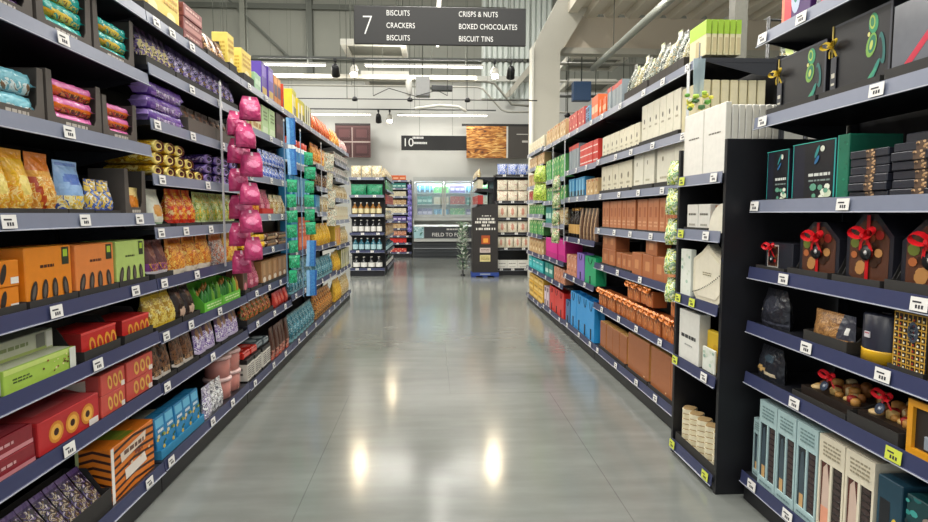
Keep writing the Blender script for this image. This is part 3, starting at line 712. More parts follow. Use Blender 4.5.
K('rose_bag', 'snack_pouch', 'bag', 'rose pink sweet bag', POUCH('b9506a', [('e', .5, .35, .3, .14, 'e39aac'), ('n', 0, .4, 1, 1, ['8f3450', 'd97a92'], 8, .14)]))
K('brown_case', 'chocolate_carton', 'box', 'brown chocolate box with pink disc', BX('6a4a3c', [('e', .5, .25, .3, .14, 'd97a8a'), ('r', .2, .5, .8, .9, '4a3028')]))
K('tan_case', 'chocolate_carton', 'box', 'tan chocolate box with white flower', BX('a5784c', [('e', .5, .22, .28, .12, 'efe0d0'), ('r', .3, .4, .7, .9, 'c09468')]))
K('teal_bag', 'snack_pouch', 'bag', 'dark teal crisp bag', POUCH('20505c', [('n', 0, .05, 1, .95, ['a9d2dc', '173a44', '4a96a8', '2f6f80'], 16, .13), ('r', 0, 0, 1, .1, '8fc6d0')], puff=.9))
K('amber_dark', 'snack_pouch', 'bag', 'brown and amber snack bag', POUCH('5a3420', [('n', 0, 0, 1, 1, ['d98a3a', '2c1810', 'e8b46a', '8f4a24'], 16, .16)]))
K('gold_bag', 'snack_pouch', 'bag', 'golden yellow snack bag', POUCH('e0a81c', [('n', 0, 0, 1, .9, ['f4d45a', 'b87a14'], 12, .16)]))
K('blue_white_pack', 'snack_pouch', 'bag', 'blue and white wafer pack', POUCH('dfe4ee', [('n', 0, 0, 1, 1, ['2b4fae', '3f6fd0', 'ffffff', '1c2f66'], 18, .16)], puff=.7))
K('mint_box', 'biscuit_carton', 'box', 'tall pale mint biscuit box', BX('bcd6a0', [('r', .1, .1, .9, .3, 'd6e6c0'), ('t', .2, .5, .8, .85, '6f8a52', 3)]))
K('plum_box', 'biscuit_carton', 'box', 'dark plum biscuit box', BX('3b1f26', [('r', .1, .3, .9, .6, '5c3038')]))
K('cream_small', 'biscuit_carton', 'box', 'small cream biscuit box', BX('dccfa6', [('r', .1, .3, .9, .6, 'b3894c')]))
K('violet_tall', 'biscuit_carton', 'box', 'tall violet cracker box', BX('5a3fa0', [('r', .1, .6, .9, .9, '7c62c4'), ('r', .1, .1, .9, .3, 'c9a84a')]))
K('amber_tall', 'biscuit_carton', 'box', 'tall amber cracker box', BX('c97a2a', [('r', .05, .3, .95, .7, '4a3a5c'), ('r', .1, .75, .9, .95, 'e8a04a')]))
K('coral_tall', 'biscuit_carton', 'box', 'tall coral cracker box', BX('cf4f34', [('r', .05, .1, .95, .45, '43506b'), ('r', .1, .7, .9, .9, 'e9795c')]))
K('mint_small', 'biscuit_carton', 'box', 'pale mint cracker box', BX('9fc6a4', [('r', .1, .4, .9, .7, 'c4dfc4')]))
K('lemon_carton', 'snack_carton', 'box', 'yellow and white snack carton', BX('e4cf35', [('r', .0, .0, .45, .8, 'efeede'), ('r', .5, .1, .9, .4, '3a3a20'), ('r', .0, .85, 1, 1, 'c9c01a')]))
K('olive_carton', 'snack_carton', 'box', 'olive and white snack carton', BX('a3a04c', [('r', .0, .0, .5, 1, 'e4e2cd'), ('r', .6, .2, .95, .8, '2f2e1c')]))
K('scarlet_bag', 'snack_pouch', 'bag', 'scarlet and orange crisp bag', POUCH('d8481f', [('n', 0, 0, 1, 1, ['f07a2c', 'b9261a', 'f2a95a'], 16, .16)]))
K('flame_bag', 'snack_pouch', 'bag', 'orange gold crisp bag', POUCH('e88a1f', [('n', 0, 0, 1, 1, ['d94a22', 'f6c24a', 'f2e2b8'], 16, .16)]))
K('pink_pack', 'snack_pouch', 'bag', 'pale pink snack bag', POUCH('d9a7a4', [('n', 0, 0, 1, 1, ['b8504a', 'f2e4e0'], 14, .16)]))
K('red_top_jar', 'drink_jar', 'jar', 'white jar with red lid', lambda name, w, h, d: _jar(name, w, h, 'dfe6e4', '4a8fc4', 'd8401f'))
def _jar(name, w, h, body, lab, lid):
    root = empty(name); r = w/2
    a = MB(); a.lathe([(0, 0), (r*.92, 0), (r*.95, h*.1), (r*.95, h*.68), (r*.8, h*.74), (0, h*.74)], M(body, .3), 16, 0, r)
    a.lathe([(r*.965, h*.15), (r*.965, h*.55)], M(lab, .4), 16, 0, r); a.build('body', root)
    a = MB(); a.lathe([(r*.84, h*.745), (r*.86, h*.98), (0, h)], M(lid, .4), 16, 0, r); a.build('lid', root)
    return root
K('azure_box', 'snack_carton', 'box', 'blue and black snack box', BX('2f7fb0', [('r', .0, .0, 1, .35, '24303c'), ('r', .35, .1, .65, .9, '8fc6e0')]))
K('rust_tall', 'snack_carton', 'box', 'tall rust red cracker box', BX('c8522c', [('r', .1, .1, .9, .4, 'e9875c'), ('t', .2, .5, .8, .85, 'f4cfb4', 3)]))
K('cream_pack', 'snack_pouch', 'bag', 'cream and beige snack bag', POUCH('d8cba0', [('n', 0, 0, 1, 1, ['f0e8cc', 'b08a4c', 'c9b87a'], 14, .16)]))
K('grey_carton', 'snack_carton', 'box', 'grey and white snack carton', BX('cfcdc6', [('r', .1, .15, .9, .45, '3f4048'), ('n', .1, .5, .9, .9, ['b33a2c', '4a6a3c'], 4, .12)]))
K('pink_yellow', 'snack_carton', 'box', 'yellow carton with red panel', BX('d9b13a', [('r', .3, .1, .7, .9, 'c24a4a'), ('r', .05, .3, .25, .8, 'f0e0a0')]))
# right hand side
K('cream_small_r', 'hamper_box', 'box', 'small cream gift box', BX('dcd5bd', [('e', .5, .55, .12, .1, '7d7460'), ('t', .25, .25, .75, .38, 'a89e82', 1), ('r', .42, .03, .58, .2, '2a2620')], near=[('r', .1, .1, .9, .3, 'cfc6a8')]))
K('cream_tall_r', 'hamper_box', 'box', 'tall cream gift box', BX('ddd8c4', [('e', .5, .6, .1, .06, '5a5446'), ('t', .3, .4, .7, .48, 'a39a80', 1), ('r', .44, .0, .56, .12, '2a2620')], near=[('t', .2, .6, .8, .8, 'bdb496', 2)]))
K('cream_wide_r', 'hamper_box', 'box', 'wide cream gift box', BX('e0dcca', [('e', .35, .7, .05, .06, '8a826a'), ('t', .2, .2, .6, .3, 'b0a88e', 1)], near=[('r', .1, .1, .9, .25, 'cfc8b0')]))
K('red_grid', 'game_box', 'box', 'red box with white lines', BX('c9392f', [('r', .05, .15, .95, .2, 'ecd9d2'), ('r', .05, .45, .95, .5, 'ecd9d2'), ('r', .05, .75, .95, .8, 'ecd9d2'), ('r', .48, .1, .53, .9, 'e07a70')]))
K('grey_red_book', 'chocolate_carton', 'box', 'grey box with red top', BX('8d979c', [('r', 0, .82, 1, 1, 'c63a28'), ('r', .2, .1, .3, .8, '5a646a')]))
K('copper_case', 'truffle_carton', 'box', 'upright copper truffle box', BX('b06a42', [('r', .08, .06, .92, .94, 'bd7a52'), ('r', .3, .45, .7, .75, 'a55c34'), ('t', .2, .15, .8, .35, 'd9a882', 2)], near=[('r', .08, .08, .92, .92, 'a5623c')], top=[('r', .1, .1, .9, .9, 'c98c62')]))
K('copper_cube', 'truffle_carton', 'box', 'copper cube gift box', BX('b56f45', [('r', .05, .05, .95, .95, 'a9653d'), ('r', .3, .3, .7, .7, 'c48658')], near=[('r', .08, .08, .92, .92, '9c5a36')], top=[('r', .06, .06, .94, .94, 'bd7c50')]))
def _bowbox(name, w, h, d):
    root = empty(name); m = MB(); m.rbox(-w/2, w/2, 0, d, 0, h*.78, M('a4582c', .4)); print_front(m, [('r', .06, .1, .94, .9, 'b9682f'), ('n', .06, .1, .94, .9, ['d98a4a', '7d3c1c', 'e0a06a'], 12, .1)], w, h*.78); m.build('box', root)
    m = MB(); m.box(-w*.08, w*.08, -.002, 0, 0, h*.78, M('c9702f', .25)); bow(m, 0, .004, h*.74, min(w*.7, .06), 'd07a35'); m.build('ribbon', root)
    return root
K('copper_bow', 'ribboned_gift_box', 'gift box', 'orange brown box with copper bow', _bowbox)
K('copper_panel', 'large_gift_box', 'box', 'large flat copper brown gift box', BX('a8693f', [('r', .04, .04, .96, .96, '9e5f38'), ('e', .8, .12, .03, .02, 'e8c9a0')], near=[('r', .05, .05, .95, .95, 'c08a4a')], top=[('r', .04, .04, .96, .96, 'd0a25c')]))
K('gold_bottle', 'gift_bottle', 'bottle', 'dark bottle with gold label', lambda name, w, h, d: _bottle(name, w, h))
def _bottle(name, w, h):
    root = empty(name); r = w/2
    a = MB(); a.lathe([(0, 0), (r, 0), (r, h*.55), (r*.35, h*.75), (r*.3, h*.9), (0, h*.9)], M('241c18', .2), 16, 0, r); a.lathe([(r*1.02, h*.15), (r*1.02, h*.45)], M('c39a5a', .4), 16, 0, r); a.build('body', root)
    a = MB(); a.lathe([(r*.34, h*.9), (r*.34, h), (0, h)], M('b5894c', .3, .6), 12, 0, r); a.build('cap', root)
    return root
K('fan_pack', 'snack_pouch', 'bag', 'slanted brown and tan gift bag', POUCH('5a4030', [('p', [(.1, 0), (.5, 1), (.7, 1), (.4, 0)], 'c9a47a'), ('r', 0, .7, .3, 1, '2b1f18')], puff=.5))
K('purple_giftbag', 'gift_bag', 'gift bag', 'plain purple gift bag', lambda name, w, h, d: _gbag(name, w, h, d, '8367b8'))
K('green_giftbag', 'gift_bag', 'gift bag', 'plain green gift bag', lambda name, w, h, d: _gbag(name, w, h, d, '1f9f68'))
K('red_giftbag', 'gift_bag', 'gift bag', 'red gift bag with dark handle', lambda name, w, h, d: _gbag(name, w, h, d, 'd22f28'))
K('blue_giftbag', 'gift_bag', 'gift bag', 'bright blue gift bag with dark handle', lambda name, w, h, d: _gbag(name, w, h, d, '2b94d6'))
K('navy_giftbag', 'gift_bag', 'gift bag', 'small steel blue gift bag', lambda name, w, h, d: _gbag(name, w, h, d, '3c6a98'))
K('white_giftbag', 'gift_bag', 'gift bag', 'white and red gift bag', lambda name, w, h, d: _gbag(name, w, h, d, 'd8c4cc'))
K('teal_giftbag', 'gift_bag', 'gift bag', 'turquoise gift bag', lambda name, w, h, d: _gbag(name, w, h, d, '29a8a8'))
def _gbag(name, w, h, d, c):
    root = empty(name); m = MB(); cm = M(c, .35); hh = h*.93
    m.box(-w/2, w/2, 0, .0015, 0, hh, cm); m.box(-w/2, w/2, d-.0015, d, 0, hh, cm); m.box(-w/2, w/2, .0015, d-.0015, 0, .002, cm)
    for sg in (-1, 1):
        x = sg*w/2; m.face([(x, 0, 0), (x, d, 0), (x, d, hh), (x-sg*.012, d/2, hh), (x, 0, hh)], cm)
    m.build('bag', root)
    m = MB(); P = [(w*.18*math.cos(t), -.002, hh-.012-h*.2*math.sin(t)) for t in [PI*i/8 for i in range(9)]]
    m.tube(P, .003, M('20242a'), 6); m.build('handle', root); m = MB(); m.box(-.016, .016, -.004, -.0005, h*.02, h*.28, M('1f252c')); m.build('dark_tab', root)
    return root
K('magenta_box', 'gift_box', 'box', 'bright magenta gift box', BX('d01f8a', [('r', .05, .05, .95, .3, 'b81878')], top=[('r', .05, .05, .95, .95, 'e040a0')]))
K('cyan_box', 'gift_box', 'box', 'turquoise snack box', BX('2fb0b4', [('r', .1, .2, .9, .5, '58cdd0'), ('t', .2, .6, .8, .8, 'dff2f2', 1)], near=[('r', .1, .1, .9, .9, '259a9e')]))
K('mustard_box', 'cracker_carton', 'box', 'mustard yellow cracker box', BX('d2a53c', [('r', .1, .2, .9, .5, 'e8c878'), ('t', .2, .6, .8, .85, '7a5a1c', 1)]))
K('salmon_box', 'snack_carton', 'box', 'salmon and brown carton', BX('cc8a6a', [('n', 0, 0, 1, 1, ['8a4a34', 'efd0bc'], 8, .13)]))
K('leaf_box', 'snack_carton', 'box', 'green snack carton', BX('4f9a52', [('n', .05, .05, .95, .95, ['a6d07a', 'e9e3b0', '2b6a3c'], 8, .13)]))
K('red_box_far', 'snack_carton', 'box', 'red and cream snack carton', BX('b83a34', [('n', .05, .05, .95, .95, ['f0d9b8', 'd9604a', '7a1c1c'], 8, .13)]))
K('tan_box_far', 'snack_carton', 'box', 'tan and cream snack carton', BX('c9a878', [('n', .05, .05, .95, .95, ['efe2c2', '9a6a3c', 'd05a3a'], 8, .13)]))
K('beige_box_far', 'snack_carton', 'box', 'pale beige snack carton', BX('d8ceb0', [('n', .05, .05, .95, .95, ['c49a6a', 'f2ecd8', 'a8584a'], 6, .12)]))
K('violet_box_far', 'snack_carton', 'box', 'dark violet snack carton', BX('5b4a86', [('r', .1, .3, .9, .6, 'cfc6e0')]))
K('teal_box_far', 'snack_carton', 'box', 'teal snack carton', BX('2c8a80', [('r', .1, .3, .9, .6, 'bfe0d4')]))
K('orange_far', 'snack_carton', 'box', 'orange snack carton', BX('d9622c', [('r', .1, .3, .9, .6, 'f0b890')]))
K('beige_spine', 'chocolate_carton', 'box', 'tall slim beige box', BX('c9bf98', [('t', .2, .5, .8, .7, '9a8f68', 1)], near=[('r', .1, .06, .9, .94, 'd0c6a2')]))
K('green_book', 'chocolate_carton', 'box', 'cream box with lime green top', BX('d8cfa4', [('r', 0, .6, 1, 1, 'a9cf2c'), ('r', .4, .0, .6, .5, 'b9a878')], near=[('r', 0, .6, 1, 1, '9cc22a'), ('r', .15, .05, .85, .5, 'c4b486')], top=[('r', 0, 0, 1, 1, 'b4d83c')]))
K('cello_bag', 'cellophane_gift', 'gift bag', 'clear bag of white flowers', POUCH('a9ad9e', [('n', 0, 0, 1, 1, ['d6d5c8', '4f5a4a', '8a907f', '24291f', 'c2a878'], 18, .15), ('r', .3, .82, .7, 1, 'c9d88a')], puff=1.0, neck=.15, crimp=.12))
K('cello_cream', 'cellophane_gift', 'gift bag', 'cream wrapped flower bag', POUCH('cfc6a8', [('n', 0, 0, 1, 1, ['efe9d6', '8a8468', 'b5a878', '5a6a4a'], 18, .15), ('r', .2, .8, .8, 1, 'dfe2c8')], puff=1.0, neck=.1, crimp=.12))
K('cello_dark', 'cellophane_gift', 'gift bag', 'grey wrapped flower bag', POUCH('5f6459', [('n', 0, 0, 1, 1, ['d9d9cc', '2b302a', '8f9588'], 18, .15)], puff=1.0, neck=.2, crimp=.12))
K('navy_card', 'greeting_card', 'card', 'blue card with dark picture', BX('6fb3d8', [('r', .1, .12, .9, .92, '1c2f55'), ('t', .2, .3, .8, .7, '7fa0cc', 3)]))
def _cstick(name, w, h, d):
    root = empty(name); m = MB(); m.tube([(0, .01, .004), (0, .01, h-.11)], .003, STEEL, 6); m.lathe([(0, 0), (.03, 0), (.03, .004), (0, .004)], STEEL, 14, 0, .01); m.build('stand', root)
    m = MB(); m.box(-w*.46, w*.46, .008, .011, h-.11, h, M('6fb3d8', .4)); print_front(m, [('r', .1, .12, .9, .92, '1c2f55'), ('t', .2, .3, .8, .7, '7fa0cc', 3)], w*.92, .11, y=.008, z0=h-.11); m.build('card', root)
    return root
K('card_stick', 'price_card', 'card', 'blue card with dark picture on stand', _cstick)
def _floral(c='23242c', teal=False):
    D = [('r', .97, 0, 1, 1, '3a3c48'), ('r', 0, .97, 1, 1, '3a3c48')]
    D += [('e', .72, .82, .075, .13, '2f9a68', 8), ('e', .70, .84, .045, .09, 'b6cf5a', 8), ('e', .70, .84, .030, .06, '2f8a5a', 8),
          ('e', .70, .56, .08, .15, '7fb04a', -14), ('e', .71, .57, .055, .11, '1e7a58', -14), ('e', .70, .56, .025, .06, 'c9d46a', -14),
          ('e', .87, .48, .05, .20, '1d6a66', 8), ('e', .85, .48, .03, .14, '14141a', 8), ('e', .78, .24, .03, .14, '2a8a7a', -30), ('e', .72, .18, .022, .12, '3fa07a', -45),
          ('e', .62, .06, .03, .03, 'd8cf8a'), ('e', .67, .12, .02, .02, 'e9e2a8'), ('e', .60, .12, .015, .02, 'c9b85a'), ('e', .66, .70, .02, .03, 'e8e08a')]
    return D
def _giftbox(name, w, h, d):
    root = empty(name); m = MB(); m.rbox(-w/2, w/2, 0, d, 0, h, M('14141a', .4)); print_front(m, _floral(), w, h); print_side(m, [('r', .03, .03, .97, .97, '1c1c24')], w/2, d, h, 1); m.build('box', root)
    m = MB(); m.box(-w/2+w*.02, -w/2+w*.04, -.004, -.0012, h*.1, h, M('c9b04a', .3)); bow(m, -w/2+w*.06, .0, h*.72, .045, 'd8b83c'); m.build('ribbon', root)
    m = MB(); m.box(-w/2+w*.03, -w/2+w*.13, -.006, -.0045, h*.12, h*.58, M('3c3d44', .5)); m.box(-w/2+w*.05, -w/2+w*.11, -.0068, -.0062, h*.3, h*.36, M('c9c4b4')); m.box(-w/2+w*.05, -w/2+w*.11, -.0068, -.0062, h*.2, h*.23, M('c9c4b4')); m.build('gift_tag', root)
    return root
K('floral_box', 'chocolate_gift_box', 'gift box', 'black gift box with green flower print', _giftbox)
K('stripe_box', 'chocolate_gift_box', 'gift box', 'grey gift box with red diagonal stripe', BX('6a6c74', [('p', [(.05, .05), (.12, .02), (.75, .9), (.68, .93)], 'c41f3f'), ('r', 0, .0, 1, .03, '2a2a30'), ('e', .85, .2, .12, .1, 'c9a878'), ('n', .5, .1, .98, .5, ['a84a5a', '8d96a8'], 4, .05)], near=[('r', .1, .1, .9, .9, 'b98a50')], rough=.2))
K('teal_edge', 'chocolate_gift_box', 'gift box', 'navy gift box with teal edges', BX('1a1c2b', [('r', 0, 0, .02, 1, '2a9a98'), ('r', .97, 0, 1, 1, '2a9a98'), ('r', .3, 0, .96, 1, '14151b'), ('t', .4, .38, .9, .48, 'c9ccc6', 1), ('t', .4, .3, .9, .36, '7c8a86', 1), ('n', .45, .02, .9, .22, ['c9d4b8', '5f9a80', 'e2e6d4'], 9, .08), ('e', .6, .82, .03, .12, '2f8a8a', -30), ('e', .72, .86, .05, .05, 'd9dccb'), ('e', .6, .68, .03, .09, '2f6a9a', -40), ('r', 0, .985, 1, 1, '3fb0a4')]))
K('teal_plain', 'chocolate_gift_box', 'gift box', 'deep green gift box', BX('146a50', [('r', 0, 0, .1, 1, '2a9a88'), ('n', .1, .1, .9, .9, ['1f7f60', '0f5a44'], 8, .1)], near=[('r', .03, .03, .97, .97, '125c46')]))
K('bronze_flat', 'chocolate_box', 'box', 'flat navy box with bronze band', BX('22242e', [('r', .45, 0, .68, 1, '5a4638'), ('n', .46, .1, .67, .9, ['a8825a', 'c9a47a', '3a2c24'], 9, .2)], top=[('r', .45, 0, .68, 1, '5a4638')]))
def _hexbox(name, w, h, d):
    root = empty(name); P = [(-w/2, h*.05), (-w/2+w*.1, 0), (w/2-w*.1, 0), (w/2, h*.05), (w/2, h*.70), (w*.16, h), (-w*.16, h), (-w/2, h*.70)]
    m = MB(); m.prism(P, 0, d, M('26262e', .3), 'y'); m.build('box', root)
    s = .84; m = MB(); Q = [(x*s, h*.48+(z-h*.48)*s) for x, z in P]
    m.face([(x, -.001, z) for x, z in Q], M('5c3a2c', .25)); rr = random.Random(3)
    for i in range(16):
        x = rr.uniform(-.33, .33)*w; z = h*rr.uniform(.12, .72); r = w*rr.uniform(.06, .11); c = rr.choice(['8d4a30', 'a82f28', '6f7a34', 'c08a52', '3c2418', 'b5683c'])
        m.face([(x+r*math.cos(t), -.0014-i*.0002, z+r*.8*math.sin(t)) for t in [2*PI*q/9 for q in range(9)]], M(c, .3))
    m.build('window', root)
    m = MB(); m.box(-.008, .008, -.007, -.0055, 0.003, h*.99, M('c8161e', .3)); bow(m, 0, -.006, h*.70, .062, 'dc1a24'); m.build('ribbon', root)
    m = MB(); m.lathe([(0, 0), (w*.12, 0), (w*.12, .003), (0, .003)], M('15161a', .4), 18); m.lathe([(0, .0031), (w*.04, .0032), (0, .0036)], M('e2e0dc', .4), 12); o = m.build('gift_tag', root, (0, -.011, h*.46), (PI/2, 0, 0))
    return root
K('hex_box', 'ribboned_gift_box', 'gift box', 'black window box with red bow', _hexbox)
def _smallbow(name, w, h, d):
    root = empty(name); m = MB(); m.rbox(-w/2, w/2, 0, d, 0, h, M('2a2b33', .35)); print_front(m, [('r', .08, .08, .5, .92, 'b9b6ae'), ('r', .11, .13, .47, .87, '4a2a22'), ('n', .12, .15, .46, .85, ['c9302a', '8a5a34', 'b0a48a'], 7, .08)], w, h); m.build('box', root)
    m = MB(); bow(m, -w*.22, .0, h*.8, .045, 'd81a26'); m.build('ribbon', root)
    m = MB(); m.lathe([(0, 0), (.016, 0), (.016, .003), (0, .003)], M('15161a'), 16); m.lathe([(0, .0031), (.006, .0032), (0, .0036)], M('e2e0dc', .4), 12); m.build('gift_tag', root, (-w*.22, -.006, h*.38), (PI/2, 0, 0))
    return root
K('small_bow', 'ribboned_gift_box', 'gift box', 'small dark box with red bow', _smallbow)
K('dark_pouch', 'gift_pouch', 'bag', 'black gift pouch with pale tie', POUCH('25262e', [('r', .02, .38, .2, .46, 'b9b4a8'), ('e', .5, .6, .3, .2, '33353f'), ('r', 0, .1, 1, .14, '4a4c58')], neck=.7))
K('kraft_bag', 'biscuit_pouch', 'bag', 'crumpled kraft paper bag', POUCH('9c7042', [('n', 0, 0, 1, 1, ['b88a54', '7a5430'], 14, .15), ('r', .7, .3, 1, 1, '3b3d48'), ('e', .88, .55, .06, .08, 'e6e4dd')], neck=.2))
def _drum(name, w, h, d):
    root = empty(name); r = w/2
    a = MB(); a.lathe([(0, 0), (r, 0), (r, h*.22), (r, h*.26), (0, h*.26)], [M('d9a81c', .35)]*4, 28, 0, r); a.build('base_band', root)
    a = MB(); a.lathe([(r*.985, h*.261), (r*.97, h*.94), (r*.9, h*.97), (0, h*.97)], M('292b38', .3), 28, 0, r); a.build('body', root)
    a = MB(); a.lathe([(r*.30, h*.971), (r*.32, h), (0, h)], M('1d1e26', .3), 20, 0, r); a.build('lid_knob', root)
    a = MB(); a.box(-.012, .012, -.0015, .002, h*.5, h*.62, M('c9c4c8')); a.box(-.010, .010, -.002, -.0014, h*.58, h*.6, M('a83a4a')); a.build('front_label', root)
    return root
K('drum', 'biscuit_drum', 'tin', 'round navy tin with yellow base', _drum)
gl = [('r', 0, v, 1, v+.025, 'c79a3c') for v in (.02, .12, .22, .32, .42, .52, .62, .72, .82, .95)]+[('r', u, .02, u+.03, .97, 'c79a3c') for u in (.0, .14, .28, .42, .56, .70, .84, .97)]
gd = [('e', u+.085, v+.06, .028, .018, c) for i, v in enumerate((.02, .12, .22, .32, .42, .52, .62, .72, .82)) for u, c in zip((.0, .14, .28, .42, .56, .70, .84), ['e8d8a8', 'b03a24', 'efe6cf', 'c9a050', 'a8321f', 'efe6cf', 'e8d8a8'])]
K('gold_window', 'advent_box', 'box', 'black box with gold lattice windows', BX('2c2320', gl+gd+[('e', .62, .68, .17, .17, '3d4654'), ('e', .62, .68, .11, .12, '20262e'), ('t', .54, .62, .7, .74, 'b9c2c9', 2)], near=[('r', .05, .05, .95, .95, '5a4422')]))
K('dark_gold', 'gift_pouch', 'bag', 'black pouch with gold bow', POUCH('22242b', [('e', .3, .3, .2, .08, 'c9a468'), ('e', .65, .2, .2, .07, 'e0cfae'), ('e', .55, .65, .2, .12, '3b4a55')], neck=.5))
def _biscuit_tray(name, w, h, d):
    root = empty(name); m = MB(); m.prism([(-w/2, 0), (w/2, 0), (w/2+.0, h*.35), (-w/2, h*.35)], 0, d, M('2a211c', .5), 'y'); m.build('tray', root)
    m = MB(); rr = random.Random(11)
    for i in range(26):
        x = rr.uniform(-.5, .5)*(w-.06); y = rr.uniform(.028, d-.03); r = rr.uniform(.014, .024); hh = h*(.4+.5*y/d)*rr.uniform(.8, 1.05)
        m.lathe([(0, h*.35), (r, h*.352), (r*1.05, hh), (r*.6, hh+.006), (0, hh+.008)], M(rr.choice(['e0b870', 'c99048', 'ecd6a4', 'b07038', 'a32a22', 'd8a860', 'e6c48a', '7a4420']), .5), 9, x, y)
    m.build('biscuits', root)
    m = MB(); bow(m, w*.02, .02, h*.95, .045, 'cf1f2a'); m.build('ribbon', root)
    m = MB(); m.lathe([(0, 0), (.020, 0), (.020, .003), (0, .003)], M('3f4a60', .4), 16); m.lathe([(0, .0031), (.008, .0032), (0, .0036)], M('c9d0dc', .4), 12); m.build('gift_tag', root, (-w*.05, .004, h*.62), (math.radians(65), 0, 0))
    return root
K('biscuit_tray', 'biscuit_selection', 'biscuits', 'open tray of mixed golden biscuits', _biscuit_tray)
def _yframe(name, w, h, d):
    root = empty(name); m = MB(); c = M('e09a22', .4)
    m.box(-w/2, w/2, 0.012, d, 0, h, M('2a2420')); 
    for x0, x1, z0, z1 in ((-w/2, -w/2+.02, 0, h), (w/2-.02, w/2, 0, h), (-w/2+.02, w/2-.02, 0, .02), (-w/2+.02, w/2-.02, h-.02, h)): m.box(x0, x1, 0, .0119, z0, z1, c)
    m.build('carton', root)
    m = MB(); m.lathe([(0, 0), (h*.20, 0), (h*.22, .006), (h*.1, .009), (0, .009)], M('202a38', .4), 18); m.build('emblem', root, (w*.1, .0115, h*.62), (PI/2, 0, 0))
    m = MB(); m.rbox(-w*.2, w*.1, .002, .0115, .03, h*.42, M('8d95a0', .4)); m.build('printed_panel', root)
    return root
K('yellow_frame', 'toy_sweet_carton', 'box', 'yellow framed window carton', _yframe)
stem = [('p', [(.2, .0), (.8, .0), (.85, .55), (.6, .95), (.3, .9), (.15, .5)], '3d4c55'), ('r', .25, 0, .75, .22, 'c9a06a')]
beans = [('e', .5, v, .4, .04, '3a2c2a') for v in (.05, .15, .25, .35, .45, .55, .65, .75, .85, .95)]
def pairbox(base, glassA, glassB, A, B, txt):
    def f(name, w, h, d):
        root = empty(name); m = MB(); m.box(-w/2, w/2, .02, d, 0, h, M(base, .5))
        wins = [(.07, .1, .46, .74), (.54, .1, .93, .74)]
        us = [0, .07, .46, .54, .93, 1]; vs = [0, .1, .74, 1]
        for i in range(5):
            for j in range(3):
                if j == 1 and i in (1, 3): continue
                m.box(-w/2+us[i]*w, -w/2+us[i+1]*w, 0, .0195, vs[j]*h, vs[j+1]*h, M(base, .5))
        print_front(m, [('t', .15, .8, .85, .95, txt, 4), ('t', .15, .03, .85, .07, txt, 1)], w, h)
        m.build('carton', root)
        for q, g, it, se in ((wins[0], glassA, A, 1), (wins[1], glassB, B, 2)):
            x0, x1, z0, z1 = -w/2+q[0]*w, -w/2+q[2]*w, q[1]*h, q[3]*h; a = MB()
            a.box(x0+.0005, x1-.0005, .005, .0195, z0+.0005, z1-.0005, M(g, .25)); print_front(a, it, x1-x0-.002, z1-z0-.002, y=.005, x0=x0+.001, z0=z0+.001, seed=se); a.build('window', root)
        return root
    return f
K('pale_window', 'chocolate_window_box', 'box', 'pale blue box with two windows', pairbox('a9c3c4', '22282e', '3b3034', stem, beans, '6d8788'))
K('cream_window', 'chocolate_window_box', 'box', 'cream box with two windows', pairbox('ddd4bd', '5a2f28', '2e2624', [('p', [(.1, 0), (.9, 0), (.95, .6), (.6, 1), (.2, .9)], 'c9b0a0'), ('r', .1, 0, .9, .3, 'e09a7c')], beans, '9a9078'))
K('teal_gold', 'chocolate_window_box', 'box', 'dark teal box with gold spots', BX('1c3f50', [('r', .12, .1, .55, .8, '14181e'), ('e', .75, .62, .11, .05, 'd9b840'), ('e', .72, .42, .13, .05, 'caa044'), ('e', .35, .25, .16, .08, 'e0a82a'), ('e', .4, .05, .2, .04, 'c9a468')]))
K('teal_pattern', 'chocolate_gift_box', 'gift box', 'teal patterned box with white bottle', BX('123c40', [('n', 0, 0, 1, 1, ['2a8a84', '0f2a30', '1f6a6a', '3fa098'], 40, .06), ('r', .3, .1, .62, .7, 'd9d6cc'), ('e', .46, .45, .10, .08, '20201e'), ('r', .28, .7, .64, .82, '5a4a44'), ('e', .46, .84, .16, .05, '8a7a70'), ('r', .3, .22, .62, .26, '8a9a98')]))
K('navy_red', 'cracker_box', 'box', 'magenta and navy box with white oval', BX('4a2468', [('r', 0, 0, .35, 1, 'e0404c'), ('r', .3, .8, 1, 1, 'd42a6a'), ('r', .0, 0, .1, 1, 'f08a6a'), ('e', .5, .5, .17, .36, 'b9c6e0'), ('e', .5, .55, .09, .22, '2c8a7a'), ('r', .7, .3, .95, .8, '241a6a')]))
# narrow bay
K('white_tall', 'white_gift_box', 'box', 'tall thin white gift box', BX('e4e1d8', [('t', .25, .58, .8, .62, '5c584e', 1), ('r', .0, .0, .02, 1, 'cdc9bd')], near=[('r', .06, .02, .94, .98, 'dedacb')]))
K('white_square', 'white_gift_box', 'box', 'small white printed box', BX('e2dfd6', [('t', .15, .55, .85, .7, '6a665c', 1), ('t', .2, .15, .8, .3, 'a8a498', 1)]))
def _plaque(name, w, h, d):
    root = empty(name); P = [(-w*.5, h*.12), (-w*.36, 0), (w*.36, 0), (w*.5, h*.12), (w*.5, h*.72), (w*.2, h*.86), (0, h), (-w*.2, h*.86), (-w*.5, h*.72)]
    m = MB(); m.prism(P, 0, d, M('ddd5bd', .4), 'y'); m.prism([(x*.82, h*.46+(z-h*.46)*.84) for x, z in P], -.002, -.0001, M('e6dfca', .4), 'y')
    print_front(m, [('t', .35, .45, .65, .52, '8a7f60', 2)], w, h, y=-.002); m.build('lid', root)
    m = MB()
    for i in range(18):
        x = -w*.45+i*w*.052; z = h*(.12+.012*i+.0006*i*i); m.lathe([(0, -.004), (.004, 0), (0, .004)], M('4a4438', .4), 7, x, -.008, z)
    m.build('bead_string', root)
    return root
K('plaque', 'shaped_gift_box', 'gift box', 'cream pointed box with bead string', _plaque)
